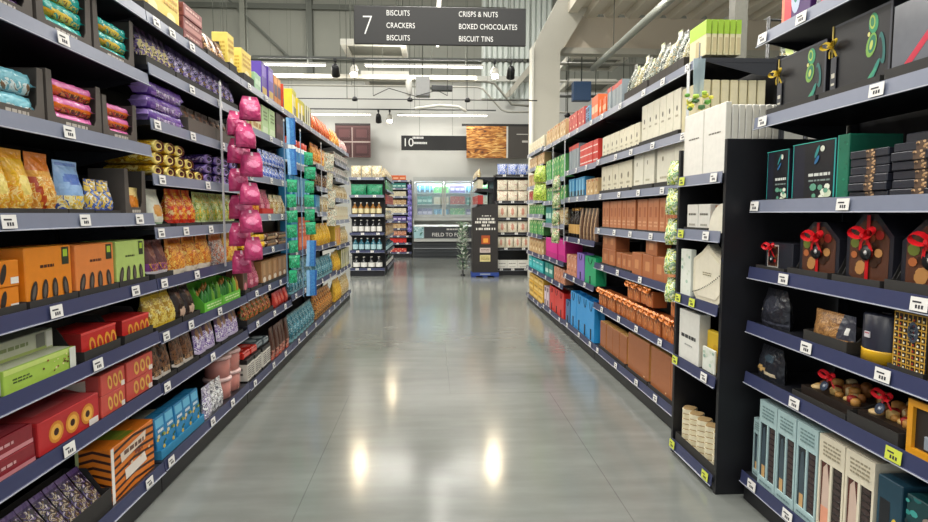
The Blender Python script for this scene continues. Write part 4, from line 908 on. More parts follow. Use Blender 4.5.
def _halfdisc(name, w, h, d):
    m = MB(); P = [(-w/2, 0), (w/2, 0), (w/2, h)]+[(-w/2+w*(1-math.sin(t))*1.0, h*math.cos(t)) for t in [PI/2*i/8 for i in range(1, 8)]]
    m.prism(P, 0, d, M('e0dbc9', .4), 'y'); m.box(-w/2, w/2, d+.001, d+.05, 0, h*.95, M('8a5a34', .5)); return m.build(name)
K('half_disc', 'shaped_gift_box', 'gift box', 'cream curved box before brown box', _halfdisc)
K('white_case', 'white_gift_box', 'box', 'large white box with dark lettering', BX('dcdbd3', [('t', .12, .42, .85, .56, '26262a', 1), ('t', .3, .3, .7, .35, '8a8a86', 1)], near=[('r', .04, .04, .96, .96, 'cfcdc2')]))
K('yellow_book', 'yellow_gift_box', 'box', 'plain yellow gift box', BX('dcb82a', [('r', .05, .05, .95, .95, 'd6b024'), ('e', .45, .6, .12, .1, 'c49a1c')]))
K('card_floral', 'greeting_card', 'card', 'small white patterned card', BX('dfe3d8', [('n', .1, .1, .9, .9, ['a9c4b0', 'cfd9c6', '8fb0a0'], 10, .1)]))
def _basket(name, w, h, d):
    m = MB(); wm = M('2c2c30', .35, .5)
    for z in (.004, h*.5, h-.004): m.tube([(-w/2, 0, z), (w/2, 0, z), (w/2, d, z), (-w/2, d, z), (-w/2, 0, z)], .0025, wm, 6)
    for i in range(8):
        x = -w/2+i*w/7; m.tube([(x, 0, h), (x, 0, .003), (x, d, .003), (x, d, h)], .0018, wm, 5)
    return m.build(name)
K('wire_basket', 'wire_basket', 'basket', 'low black wire basket', _basket)
def _scallop(name, w, h, d):
    m = MB(); n = 7
    for k in range(n):
        z = k*h/n; P = []
        for i in range(16):
            a = 2*PI*i/16; r = 1+.10*math.cos(4*a); P.append((w/2*.92*r*math.cos(a), d/2+d/2*.92*r*math.sin(a)))
        m.prism(P, z+.0008, z+h/n*.82, M('ddd2b0' if k % 2 else 'e3dabd', .5), 'z')
        m.prism([(x*.9, d/2+(y-d/2)*.9) for x, y in P], z+h/n*.82, z+h/n+.0008, M('b89a6c', .5), 'z')
    return m.build(name)
K('scallop', 'cracker_stack', 'crackers', 'cream scalloped stack of layers', _scallop)

# ------------------------------------------------------------------ shelving runs
XL, XR, XN, X0 = 1.30, 1.48, 1.35, 1.46
BOT = .10
def left(bay, y0, y1, lv, label, labs=None, **k): return Unit('shelving_bay', bay, label, (-XL, y0, 0), PI/2, y1-y0, lv, side=-1, Xf=XL, y0=y0, y1=y1, labs=labs, cat='shelving', group='shelving down the left of the aisle', **k)
def right(bay, y0, y1, lv, label, X=XR, labs=None, **k): return Unit('shelving_bay', bay, label, (X, y1, 0), -PI/2, y1-y0, lv, side=1, Xf=X, y0=y0, y1=y1, labs=labs, cat='shelving', group='shelving down the right of the aisle', **k)
L0 = left('nearest left bay', 1.53, 2.88, [.10, .487, .74, .985, 1.295, 1.608, 1.93, 2.215], 'nearest black shelving bay on the left, holding orange cartons and red biscuit boxes', {6: [60], 5: [66], 4: [5, 82, 137], 3: [53, 133], 2: [95], 1: [66], 0: [90, 147], 7: [142]})
L1 = left('second left bay', 2.884, 4.236, [.103, .48, .727, .985, 1.227, 1.48, 1.735, 1.985, 2.215], 'second black shelving bay on the left, holding crisp pouches and purple packets', {8: [154, 170, 190], 7: [190, 218], 6: [155, 191, 221], 5: [160, 206], 4: [159, 184, 209], 3: [162, 195], 2: [164, 189, 218], 1: [165, 211], 0: [211, 231, 169]})
L2 = left('third left bay', 4.24, 5.55, [.09, .505, .733, 1.03, 1.29, 1.58, 1.917, 2.215], 'third black shelving bay on the left, beyond the hanging strip of pink bags')
L3 = left('fourth left bay', 5.554, 6.87, [.09, .54, .93, 1.36, 1.765, 2.215], 'fourth black shelving bay on the left, beyond the blue and green hanging strips')
L4 = left('fifth left bay', 6.874, 8.2, [.09, .53, .92, 1.31, 1.60, 1.85, 2.215], 'fifth black shelving bay on the left, with scarlet crisp bags on top')
L5 = left('farthest left bay', 8.204, 9.56, [.09, .50, .85, 1.2, 1.5, 1.78, 2.0, 2.215], 'last black shelving bay on the left, at the far end of the run')
R0 = right('nearest right bay', 1.33, 2.68, [.085, .561, .80, 1.05, 1.352, 1.722, 2.085], 'nearest black shelving bay on the right, holding ribboned and dark gift boxes', X0, {6: [765, 804], 5: [765, 880], 4: [757, 846], 3: [752, 786, 923], 2: [749, 809, 886], 1: [745, 797], 0: [745, 754, 790]}, ylabs={1: [897]})
N = Unit('narrow_shelving_bay', 'narrow black bay', 'narrow black shelving bay with side panels, holding tall white boxes', (XN, 3.25, 0), -PI/2, .52, [.03, .512, .86, 1.21, 1.49], side=1, Xf=XN, y0=2.73, y1=3.25, panels=1.69, labs={4: [716], 3: [708], 2: [], 1: [706], 0: []}, ylabs={4: [684], 3: [683], 2: [680, 694], 1: [677], 0: [674, 707]}, depth=.6)
R1 = right('copper box bay', 3.29, 5.388, [.10, .487, .85, 1.165, 1.465, 1.77, 2.155], 'long black shelving bay on the right holding cream and copper gift boxes')
R2 = right('gift bag bay', 5.392, 6.67, [.10, .63, 1.04, 1.465, 1.757, 2.155], 'black shelving bay on the right holding red and blue gift bags')
R3 = right('magenta box bay', 6.674, 7.98, [.09, .487, .745, 1.17, 1.45, 1.71, 2.16], 'black shelving bay on the right with bright magenta boxes')
R4 = right('farthest right bay', 7.984, 9.32, [.06, .484, .727, 1.0, 1.28, 1.49, 1.695, 1.958, 2.188], 'last black shelving bay on the right with turquoise and mustard boxes low down')

TP, BK = '5a524b', '2a2826'
# nearest left bay
display(L0, 6, -28, 38, 'purple_dark', .225, .05, 3)
display(L0, 6, 41, 96, 'teal_yellow', .22, .058, 3)
display(L0, 6, 98, 138, 'teal_yellow', .21, .052, 3)
display(L0, 5, -10, 50, 'sky_packet', .18, .075, 2, d=.26)
display(L0, 5, 52, 106, 'pink_orange', .19, .055, 3)
display(L0, 5, 107, 141, 'pink_orange', .17, .048, 3)
row(L0, 4, -25, 48, 3, 'yellow_pouch', .215, .14, tray=BK, lip=.024)
row(L0, 4, 48, 72, 1, 'orange_pouch', .215, .14, tray=BK, lip=.024)
row(L0, 4, 73, 98, 1, 'blue_pouch', .20, .14, tray=BK, lip=.024)
row(L0, 4, 99, 124, 2, 'blue_small_pouch', .14, .09, tray=BK, lip=.02)
display(L0, 4, 129, 150, 'kraft_pack', .20, .12, 1, d=.15)
row(L0, 3, -20, 31, 1, 'orange_flat', .083, .2, stack=2, tray=BK, lip=.03)
row(L0, 3, 34, 82, 1, 'orange_carton', .20, .15, tray=BK, lip=.03, back=.12)
row(L0, 3, 83, 122, 1, 'apricot_carton', .195, .15, tray=BK, lip=.03, back=.12)
row(L0, 3, 123, 152, 1, 'lime_carton', .195, .15, tray=BK, lip=.03, back=.12)
row(L0, 2, -30, 8, 1, 'sage_long', .068, .2, stack=2)
row(L0, 2, 9, 80, 1, 'green_front', .078, .2, inset=.014)
row(L0, 2, 12, 78, 1, 'sage_long', .07, .14, z0=.08, inset=.07)
row(L0, 2, 88, 124, 1, 'red_loops', .105, .16, tray=BK, lip=.04, back=.13)
row(L0, 2, 128, 156, 1, 'red_loops', .10, .16, tray=BK, lip=.04, back=.13)
row(L0, 1, -30, 42, 1, 'maroon_box', .062, .22, stack=2)
row(L0, 1, 44, 104, 1, 'cookie_box', .115, .2, inset=.013)
row(L0, 1, 106, 130, 1, 'pink_loops', .085, .2, stack=2)
row(L0, 1, 132, 158, 1, 'pink_loops', .085, .2, stack=2)
row(L0, 0, 46, 116, 6, 'purple_bag', .19, .05, tray=BK, lip=.085, back=.17, inset=.014, pitch=-.6)
row(L0, 0, 118, 160, 1, 'zebra_box', .235, .14, inset=.014)
row(L0, 0, -40, 40, 2, 'plum_box', .12, .2)
# second left bay
row(L1, 8, 146, 186, 2, 'yellow_tall', .24, .16, tray=BK, lip=.06)
row(L1, 8, 189, 208, 1, 'maroon_stack', .07, .18, stack=3, tray=BK, lip=.03)
row(L1, 8, 210, 231, 3, 'brown_bag', .16, .09, tray='3a3531', lip=.05, back=.16)
row(L1, 8, 232, 244, 1, 'yellow_tall', .26, .1, tray=BK, lip=.07, back=.2)
row(L1, 7, 146, 178, 5, 'cream_purple_bag', .18, .09, tray=BK, lip=.045)
row(L1, 7, 179, 240, 9, 'lilac_bag', .18, .09, tray=BK, lip=.045, split=3)
row(L1, 6, 152, 189, 1, 'violet_long', .062, .09, stack=3)
row(L1, 6, 191, 240, 8, 'choc_bag', .15, .08, tray=TP, lip=.085, split=4)
row(L1, 5, 158, 208, 5, 'yellow_roll', .058, .24, stack=3, drop=[(3, 2), (4, 2), (4, 1)])
row(L1, 5, 209, 241, 4, 'violet_roll', .056, .24, stack=3)
row(L1, 4, 157, 173, 1, 'white_bag', .19, .1, tray=BK, lip=.025)
row(L1, 4, 179, 203, 3, 'red_orange_bag', .2, .1, tray=BK, lip=.025)
row(L1, 4, 204, 241, 5, 'green_bag', .195, .1, tray=BK, lip=.025)
row(L1, 3, 157, 176, 2, 'plum_bag', .185, .1, tray=BK, lip=.03)
row(L1, 3, 177, 193, 1, 'orange_bag', .19, .1)
row(L1, 3, 195, 218, 2, 'orange_bag', .195, .1, inset=.02)
row(L1, 3, 219, 231, 1, 'grey_orange_bag', .19, .1)
row(L1, 3, 232, 244, 1, 'amber_bag', .19, .1)
row(L1, 2, 160, 186, 3, 'yellow_crisp', .18, .1, tray=BK, lip=.03, pitch=-.1, inset=.02)
row(L1, 2, 187, 204, 2, 'choc_pouch', .18, .08, tray=BK, lip=.03, pitch=-.1, inset=.02)
row(L1, 2, 208, 226, 1, 'green_tray', .17, .16)
row(L1, 2, 227, 244, 1, 'green_tray', .17, .16)
row(L1, 1, 162, 181, 2, 'dark_choc', .185, .07, tray=BK, lip=.025, pitch=-.12, inset=.02)
row(L1, 1, 182, 203, 2, 'dark_choc', .185, .07, tray=BK, lip=.025, pitch=-.12, inset=.02)
row(L1, 1, 204, 224, 2, 'violet_white', .19, .07, tray=BK, lip=.02, pitch=-.12, inset=.02)
row(L1, 1, 225, 246, 2, 'violet_white', .19, .07, tray=BK, lip=.02, pitch=-.12, inset=.02)
row(L1, 0, 166, 208, 5, 'blue_box', .19, .07, tray='2f86b0', lip=.045, pitch=-.1, inset=.02)
row(L1, 0, 168, 206, 3, 'brown_tub', .09, .09, z0=.0, inset=.2)
row(L1, 0, 209, 217, 1, 'lilac_box', .19, .07)
row(L1, 0, 218, 228, 2, 'grey_pack', .18, .07)
row(L1, 0, 229, 247, 2, 'pink_tub', .14, .12, stack=2, jit=0)
# third left bay
row(L2, 7, 246, 256, 1, 'yellow_tall', .24, .1, tray=BK, lip=.07)
row(L2, 7, 257, 264, 2, 'mint_small', .14, .1)
row(L2, 7, 265, 276, 2, 'violet_tall', .27, .1)
row(L2, 7, 277, 284, 2, 'amber_tall', .25, .1)
row(L2, 7, 285, 292, 2, 'coral_tall', .23, .1)
row(L2, 6, 252, 264, 4, 'cream_small', .11, .1)
row(L2, 6, 265, 277, 2, 'mint_box', .23, .1)
row(L2, 6, 278, 290, 2, 'plum_box', .24, .1)
row(L2, 5, 246, 262, 5, 'brown_bag', .12, .08)
row(L2, 5, 263, 290, 8, 'blue_white_pack', .11, .06, stack=2)
row(L2, 4, 247, 256, 1, 'red_bag', .17, .1, tray='b8261f', lip=.05)
row(L2, 4, 257, 263, 1, 'orange_bag', .2, .1)
row(L2, 4, 264, 275, 2, 'rose_bag', .2, .1, tray='b8261f', lip=.05)
row(L2, 4, 276, 290, 4, 'cream_pack', .17, .08)
row(L2, 3, 246, 268, 2, 'yellow_long', .055, .12, stack=3, drop=[(1, 2)])
row(L2, 3, 269, 289, 2, 'brown_packet', .055, .12, stack=2)
row(L2, 2, 246, 252, 1, 'brown_case', .19, .12, tray=BK, lip=.03)
row(L2, 2, 253, 264, 2, 'rose_bag', .2, .1, tray=BK, lip=.03)
row(L2, 2, 265, 290, 5, 'tan_case', .19, .1, tray=BK, lip=.03)
row(L2, 1, 249, 275, 6, 'red_bag', .16, .09, tray=BK, lip=.04, split=2)
row(L2, 1, 277, 293, 4, 'tomato_bag', .13, .08)
row(L2, 0, 249, 264, 4, 'black_white_box', .17, .18)
row(L2, 0, 265, 273, 2, 'black_white_box', .17, .18)
row(L2, 0, 249, 262, 2, 'red_lid', .05, .14, z0=.175, inset=.03)
row(L2, 0, 263, 273, 2, 'grey_lid', .05, .14, z0=.175, inset=.03)
row(L2, 0, 275, 293, 5, 'copper_bag', .27, .08)
# fourth left bay
row(L3, 5, 294, 299, 2, 'lemon_carton', .26, .1, local=False); row(L3, 5, 300, 306, 2, 'lemon_carton', .22, .1); row(L3, 5, 307, 313, 3, 'olive_carton', .22, .1)
row(L3, 4, 292, 311, 6, 'red_top_jar', .26, .1); 
row(L3, 3, 292, 312, 6, 'azure_box', .3, .1)
row(L3, 2, 293, 300, 2, 'azure_box', .3, .1); row(L3, 2, 301, 312, 4, 'rust_tall', .33, .1)
row(L3, 1, 294, 316, 8, 'teal_bag', .2, .1); row(L3, 0, 294, 317, 8, 'teal_bag', .26, .12)
row(L3, 1, 296, 314, 5, 'teal_bag', .11, .1, z0=.205)
# fifth left bay
row(L4, 6, 315, 332, 8, 'scarlet_bag', .22, .1)
row(L4, 5, 314, 324, 4, 'orange_bag', .25, .1); row(L4, 5, 325, 332, 3, 'flame_bag', .24, .1)
row(L4, 4, 314, 332, 7, 'brown_bag', .17, .1); row(L4, 3, 314, 322, 4, 'azure_box', .2, .1); row(L4, 3, 323, 332, 4, 'cream_pack', .2, .1)
row(L4, 2, 314, 332, 8, 'gold_bag', .26, .1); row(L4, 1, 315, 334, 8, 'teal_bag', .25, .1); row(L4, 0, 316, 334, 9, 'amber_dark', .3, .12)
# farthest left bay
row(L5, 7, 334, 341, 4, 'flame_bag', .22, .1); row(L5, 7, 342, 351, 5, 'pink_pack', .17, .1)
row(L5, 6, 334, 351, 9, 'grey_carton', .13, .1); row(L5, 5, 334, 351, 8, 'grey_carton', .15, .1); row(L5, 4, 334, 351, 8, 'cream_pack', .2, .1)
row(L5, 3, 334, 351, 8, 'beige_box_far', .2, .1); row(L5, 2, 334, 342, 4, 'pink_yellow', .28, .1); row(L5, 2, 343, 351, 4, 'cream_pack', .25, .1)
row(L5, 1, 334, 342, 4, 'gold_bag', .27, .1); row(L5, 1, 343, 351, 4, 'olive_carton', .27, .1); row(L5, 0, 335, 343, 4, 'gold_bag', .3, .1); row(L5, 0, 344, 351, 4, 'cream_pack', .28, .1)
# right: nearest bay (px falls as distance grows)
row(R0, 6, 776, 805, 1, 'navy_red', .22, .2); row(R0, 6, 810, 960, 2, 'stripe_box', .2, .2)
row(R0, 5, 763, 812, 1, 'floral_box', .245, .18, tray=BK, lip=.035, back=.1)
row(R0, 5, 815, 876, 1, 'floral_box', .275, .18, tray=BK, lip=.035, back=.1)
row(R0, 5, 880, 985, 1, 'stripe_box', .24, .18, tray=BK, lip=.045, back=.22)
row(R0, 4, 760, 783, 1, 'teal_edge', .215, .16, tray=BK, lip=.012); row(R0, 4, 784, 828, 1, 'teal_edge', .225, .16, tray=BK, lip=.012)
row(R0, 4, 829, 841, 1, 'teal_plain', .235, .2)
row(R0, 4, 843, 882, 1, 'bronze_flat', .0265, .16, stack=6); row(R0, 4, 884, 938, 1, 'bronze_flat', .0275, .16, stack=6)
row(R0, 4, 884, 938, 1, 'bronze_flat', .03, .12, z0=.175, inset=.06)
row(R0, 3, 753, 781, 1, 'small_bow', .12, .16, tray=BK, lip=.02); row(R0, 3, 784, 824, 1, 'hex_box', .215, .14, tray=BK, lip=.03, back=.16)
row(R0, 3, 828, 876, 1, 'hex_box', .245, .14, tray=BK, lip=.03, back=.16); row(R0, 3, 880, 950, 1, 'hex_box', .23, .14, tray=BK, lip=.04, back=.16)
row(R0, 2, 750, 776, 1, 'dark_pouch', .17, .1, inset=.02); row(R0, 2, 800, 843, 1, 'kraft_bag', .13, .1, tray=BK, lip=.045)
row(R0, 2, 846, 880, 1, 'drum', .17, .12, jit=0); row(R0, 2, 883, 919, 1, 'gold_window', .195, .1, tray=BK, lip=.02); row(R0, 2, 922, 960, 1, 'gold_window', .13, .1)
row(R0, 1, 746, 772, 1, 'dark_gold', .15, .1, inset=.02); row(R0, 1, 789, 842, 1, 'biscuit_tray', .12, .2, tray=BK, lip=.025)
row(R0, 1, 843, 894, 1, 'biscuit_tray', .13, .2, tray=BK, lip=.045); row(R0, 1, 899, 960, 1, 'yellow_frame', .17, .12, inset=.014)
row(R0, 0, 741, 753, 1, 'pale_window', .27, .1, inset=.03); row(R0, 0, 754, 811, 3, 'pale_window', .385, .12, jit=.002, gap=.002)
row(R0, 0, 812, 866, 2, 'cream_window', .385, .12, jit=.002); row(R0, 0, 868, 893, 1, 'teal_gold', .36, .12); row(R0, 0, 895, 960, 1, 'teal_pattern', .35, .12)
# narrow bay
def nrow(lv, a, b_, n, key, h, d, **k): row(N, lv, a, b_, n, key, h, d, local=True, **k)
for q in range(8): nrow(4, .03, .49, 2, 'white_tall', .33-.012*(q > 0), .028, inset=.014+q*.0325, jit=0)
nrow(3, .06, .34, 2, 'white_square', .135, .08, tray=BK, lip=.02); nrow(3, .35, .50, 1, 'half_disc', .14, .03)
nrow(2, .03, .16, 1, 'card_floral', .25, .03); nrow(2, .17, .50, 1, 'plaque', .29, .05)
nrow(1, .03, .28, 1, 'white_case', .27, .06); nrow(1, .29, .50, 1, 'yellow_book', .2, .03, inset=.05); nrow(1, .30, .44, 1, 'card_floral', .12, .01, inset=.014); nrow(1, .2, .5, 1, 'wire_basket', .12, .2, inset=.12)
nrow(0, .03, .50, 5, 'scallop', .20, .085, tray=BK, lip=.05, back=.12)
# copper box bay
def rr_(U, *a, **k): row(U, *a, **k)
row(R1, 6, 597, 604, 3, 'orange_far', .15, .12); row(R1, 6, 605, 620, 4, 'grey_red_book', .2, .1)

for q_ in range(6): row(R1, 6, R1.L-.88-(q_+1)*.083, R1.L-.88-q_*.083, 1, ['cello_bag', 'cello_cream', 'cello_dark'][(q_*5+q_//3) % 3], .22+.03*((q_*7) % 3), .12, tray='3b3530', lip=.07, local=True)
zz_ = R1.L
row(R1, 6, zz_-.62, zz_-.36, 2, 'card_stick', .31, .02, inset=.19, local=True)
for q in range(6): row(R1, 6, zz_-.24, zz_-.02, 1, 'green_book', .19, .028, inset=.03+q*.034, z0=.02, jit=0, local=True)
for q_ in range(6): row(R1, 6, zz_-.27-(q_+1)*.095, zz_-.27-q_*.095, 1, ['cello_cream', 'cello_bag', 'cello_dark'][(q_*5) % 3], .23+.03*((q_*7) % 3), .12, tray='3b3530', lip=.07, local=True)
row(R1, 5, 599, 636, 8, 'cream_small_r', .19, .12, tray=BK, lip=.03); row(R1, 5, 637, 676, 6, 'cream_tall_r', .29, .12, tray=BK, lip=.04)
for q in range(7): row(R1, 5, zz_-.30, zz_-.02, 1, 'beige_spine', .27, .045, inset=.02+q*.052, jit=0, local=True)
row(R1, 4, 598, 628, 5, 'cream_small_r', .24, .12, tray=BK, lip=.035); row(R1, 4, 630, 650, 2, 'cream_wide_r', .27, .12, tray=BK, lip=.04); row(R1, 4, 652, 690, 2, 'cream_wide_r', .27, .12, tray=BK, lip=.04)
row(R1, 3, 599, 632, 8, 'copper_case', .235, .1, tray=BK, lip=.02); row(R1, 3, 633, 690, 9, 'copper_case', .235, .1, tray=BK, lip=.02)
row(R1, 2, 599, 612, 2, 'copper_cube', .14, .12, stack=2, tray=BK, lip=.02); row(R1, 2, 613, 629, 3, 'copper_cube', .13, .12, tray=BK, lip=.02); row(R1, 2, 630, 690, 5, 'copper_cube', .165, .14)
row(R1, 2, 643, 654, 1, 'copper_cube', .12, .1, z0=.167)
row(R1, 1, 597, 690, 16, 'copper_bow', .17, .1, inset=.014); row(R1, 1, 625, 650, 4, 'copper_bow', .14, .1, inset=.014, z0=.172); row(R1, 1, 666, 690, 3, 'copper_bow', .14, .1, inset=.014, z0=.172)
row(R1, 0, 597, 623, 4, 'copper_panel', .24, .07, tray=BK, lip=.03); row(R1, 0, 624, 645, 1, 'copper_panel', .29, .07, tray=BK, lip=.03); row(R1, 0, 646, 690, 2, 'copper_panel', .29, .07, tray=BK, lip=.03)
# gift bag bay
row(R2, 5, 567, 582, 5, 'red_box_far', .2, .12); row(R2, 5, 583, 588, 2, 'navy_card', .17, .05); row(R2, 5, 589, 596, 2, 'orange_far', .22, .12)
row(R2, 4, 567, 577, 4, 'grey_red_book', .26, .1); row(R2, 4, 578, 596, 4, 'red_grid', .22, .1)
row(R2, 3, 567, 583, 5, 'azure_box', .2, .1); row(R2, 3, 584, 595, 3, 'tan_box_far', .16, .1)
row(R2, 2, 566, 576, 4, 'gold_bottle', .32, .09); row(R2, 2, 577, 595, 5, 'fan_pack', .31, .08)
row(R2, 1, 565, 574, 3, 'salmon_box', .22, .1); row(R2, 1, 575, 582, 1, 'purple_giftbag', .29, .1); row(R2, 1, 583, 594, 1, 'green_giftbag', .28, .1)
row(R2, 0, 564, 568, 1, 'navy_giftbag', .26, .1); row(R2, 0, 569, 593, 4, 'blue_giftbag', .40, .1)
# magenta box bay
row(R3, 6, 545, 564, 7, 'tan_box_far', .2, .12); row(R3, 5, 545, 564, 7, 'leaf_box', .26, .1); row(R3, 4, 545, 564, 7, 'leaf_box', .17, .1)
row(R3, 3, 544, 553, 3, 'teal_box_far', .22, .1); row(R3, 3, 554, 563, 4, 'cream_pack', .2, .1)
row(R3, 2, 544, 563, 3, 'magenta_box', .24, .2); row(R3, 1, 544, 551, 2, 'teal_box_far', .17, .1); row(R3, 1, 552, 563, 5, 'salmon_box', .17, .1)
row(R3, 0, 543, 547, 2, 'white_giftbag', .27, .1); row(R3, 0, 548, 562, 3, 'red_giftbag', .32, .12)
# farthest right bay
row(R4, 8, 528, 543, 7, 'beige_box_far', .16, .1); row(R4, 7, 528, 543, 7, 'tan_box_far', .16, .1); row(R4, 6, 528, 543, 6, 'tan_box_far', .18, .1)
row(R4, 5, 528, 535, 3, 'red_box_far', .14, .1); row(R4, 5, 536, 542, 3, 'leaf_box', .14, .1); row(R4, 4, 528, 543, 6, 'leaf_box', .15, .1); row(R4, 3, 528, 543, 7, 'leaf_box', .2, .1)
row(R4, 2, 528, 543, 5, 'tan_box_far', .22, .1); row(R4, 1, 528, 543, 4, 'cyan_box', .17, .12); row(R4, 0, 528, 542, 3, 'mustard_box', .11, .14, stack=3)
# ------------------------------------------------------------------ hanging strips of goods in the aisle
def strip(x, y, z0, z1, label, col='cfd4d8', w=.035, hk=.02):
    m = MB(); m.box(-w/2, w/2, -.001, .001, z0, z1, M(col, .2, alpha=.75)); m.tube([(0, 0, z1-.01), (0, 0, z1+.03)], .003, STEEL, 6)
    sgn = -1 if x < 0 else 1
    m.box(-.01, .01, -.004, .004, z1, z1+.02, LABEL)
    m.tube([(0, 0, z1+.02), (0, hk, z1+.02)], .003, STEEL, 6)
    return tag(m.build('clip_strip', None, (x, y, 0), (0, 0, PI/2 if x < 0 else -PI/2)), label, 'clip strip')
def hang(key, w, h, d, pts, rz, desc, cat, group, st=None):
    for i, (x, y, z, tilt) in enumerate(pts):
        o = make(key, w, h, d); q_ = R.uniform(.82, 1.0); o.location = (x+R.uniform(-.006, .006), y+R.uniform(-.012, .012), z); o.rotation_euler = (R.uniform(-.04, .04), tilt+R.uniform(-.06, .06), rz+R.uniform(-.25, .25)); o.scale = (q_, q_, R.uniform(.9, 1.0))
        if st and i == 0:
            zt = max(v.co.z for v in o.data.vertices); top = Vector((0, max(v.co.y for v in o.data.vertices)+.002, zt*.5))
            top.rotate(Matrix.Rotation(rz, 3, 'Z')); top += Vector((x, y, z)); a = Vector((st.location.x, st.location.y, top.z)); top = a+(top-a)*(1-.012/max(.013, (top-a).length))
            m = MB(); m.tube([a-st.location, top-st.location], .0022, STEEL, 5); hk = m.build('hook', st)
            hk.matrix_local = Matrix.Rotation(-st.rotation_euler.z, 4, 'Z')
        where = ['lowest', 'second lowest', 'third from bottom', 'fourth from bottom', 'fifth from bottom', 'sixth from bottom', 'seventh from bottom', 'eighth from bottom', 'ninth from bottom', 'tenth from bottom', 'eleventh from bottom', 'twelfth from bottom', 'thirteenth from bottom', 'fourteenth from bottom', 'fifteenth from bottom'][i]
        o['label'] = f'{desc}, {where}'; o['category'] = cat; o['group'] = group
K('pink_hang', 'sweet_bag', 'bag', 'pink', POUCH('bf3c70', [('e', .5, .5, .28, .16, 'd9789e'), ('r', .4, .84, .6, 1, 'ead0da'), ('r', 0, .0, 1, .08, 'a02f5c')], puff=1.25, neck=.9, crimp=.12))  # pale ellipse is a highlight painted into the pink film
ys = 3.78
S = strip(-XL+.02, ys, 1.02, 2.12, 'clear hanging strip carrying pink sweet bags')
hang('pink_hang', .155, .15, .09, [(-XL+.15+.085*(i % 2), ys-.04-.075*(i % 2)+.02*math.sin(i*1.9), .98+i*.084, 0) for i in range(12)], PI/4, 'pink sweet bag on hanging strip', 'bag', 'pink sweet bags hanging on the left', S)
K('pink_carton', 'sweet_carton', 'box', 'x', BX('b52a4a', [('e', .5, .5, .3, .3, 'efe2e4')]))
K('green_hang', 'snack_sachet', 'sachet', 'green', POUCH('1f8a5a', [('e', .5, .5, .25, .2, 'd6b08a'), ('r', 0, .8, 1, 1, '2bb07a'), ('n', 0, 0, 1, .8, ['146a48', '3ac08a'], 6, .15)], puff=.9))
K('blue_hang', 'snack_sachet', 'sachet', 'blue', POUCH('4f94cc', [('r', .0, 0, .35, 1, '8fc0e8'), ('r', .7, 0, 1, 1, '2f66b0'), ('n', .3, 0, .8, 1, ['3a76bc'], 4, .12)], puff=.5))
y1_, y2_ = 5.35, 6.0
S1 = strip(-XL+.02, y1_, .70, 2.14, 'pale blue hanging strip in front, carrying green sachets', '8fb8dc')
S2 = strip(-XL+.02, y2_, .52, 2.14, 'pale blue hanging strip behind, carrying blue and green sachets', '8fb8dc')
hang('green_hang', .11, .115, .05, [(-XL+.10, y1_-.05, .74+i*.132, 0) for i in range(7)], PI/4, 'green sachet on the front hanging strip', 'sachet', 'green sachets on the front strip', S1)
hang('blue_hang', .10, .24, .04, [(-XL+.10, y1_-.03, 1.68+.26*i, 0) for i in range(2)], PI/4, 'blue sachet on the front hanging strip', 'sachet', 'blue sachets on the front strip', S1)
hang('green_hang', .12, .125, .05, [(-XL+.12, y2_-.06, 1.14+i*.135, 0) for i in range(6)], PI/4, 'green sachet on the rear hanging strip', 'sachet', 'green sachets on the rear strip', S2)
hang('blue_hang', .12, .27, .04, [(-XL+.12, y2_-.08, .54+.29*i, 0) for i in range(2)], PI/4, 'blue sachet on the rear hanging strip', 'sachet', 'blue sachets on the rear strip, low', S2)
K('pale_hang', 'snack_sachet', 'sachet', 'pale', POUCH('c9cfc0', [('n', 0, 0, 1, 1, ['8f9a86', 'e9e6d2', 'b08a5a'], 10, .15)], puff=.5))
S = strip(-XL+.02, 7.1, 1.22, 2.14, 'clear hanging strip carrying pale sachets')
hang('pale_hang', .16, .21, .04, [(-XL+.13, 7.1-.04*i, 1.20+i*.21, .1) for i in range(4)], PI/3, 'pale grey sachet on hanging strip', 'sachet', 'pale sachets hanging on the left', S)
# ornaments at the near end of the copper box bay
K('bauble_hang', 'bauble_bag', 'bag', 'green', POUCH('8fa08a', [('n', 0, 0, 1, 1, ['4a9a3a', 'e6e6c8', 'c9d24a', '2b4a3a', 'dfe9e4'], 18, .11)], puff=1.4, neck=.6))
S = strip(XR-.035, 3.38, .82, 2.16, 'clear hanging strip of green bauble bags by the narrow bay', hk=.012)
hang('bauble_hang', .11, .15, .07, [(XR-.135, 3.345, .84, 0), (XR-.135, 3.345, 1.0, 0), (XR-.135, 3.345, 1.17, 0), (XR-.135, 3.345, 1.34, 0), (XR-.135, 3.345, 1.51, 0)], -PI/3, 'green and white bauble bag beside the narrow bay', 'bag', 'bauble bags on the strip', S)
K('pale_green_hang', 'bauble_bag', 'bag', 'green', POUCH('6f8f5a', [('n', 0, 0, 1, 1, ['b9c98a', '3f5f3a', 'dfe3c0', 'c84a3a'], 16, .13)], puff=1.2, neck=.3))
S = strip(XR-.02, 6.60, 1.0, 2.12, 'clear hanging strip carrying leafy green bags')
hang('pale_green_hang', .13, .18, .07, [(XR-.15, 6.56, 1.02+i*.19, 0) for i in range(4)], -PI/3, 'leafy green bag on the right hand strip', 'bag', 'leafy green bags on the strip', S)
K('lime_hang', 'sweet_bag', 'bag', 'lime', POUCH('9fc02a', [('n', 0, 0, 1, 1, ['5a7a1a', 'd9e86a', '7fae2a'], 12, .15)], puff=1.3, neck=.5))
S = strip(XR-.02, 7.25, 1.52, 2.12, 'clear hanging strip carrying lime green bags')
hang('lime_hang', .26, .22, .12, [(XR-.22, 7.2, 1.50+i*.22, 0) for i in range(2)], -PI/3, 'lime green bag on the right hand strip', 'bag', 'lime green bags on the strip', S)
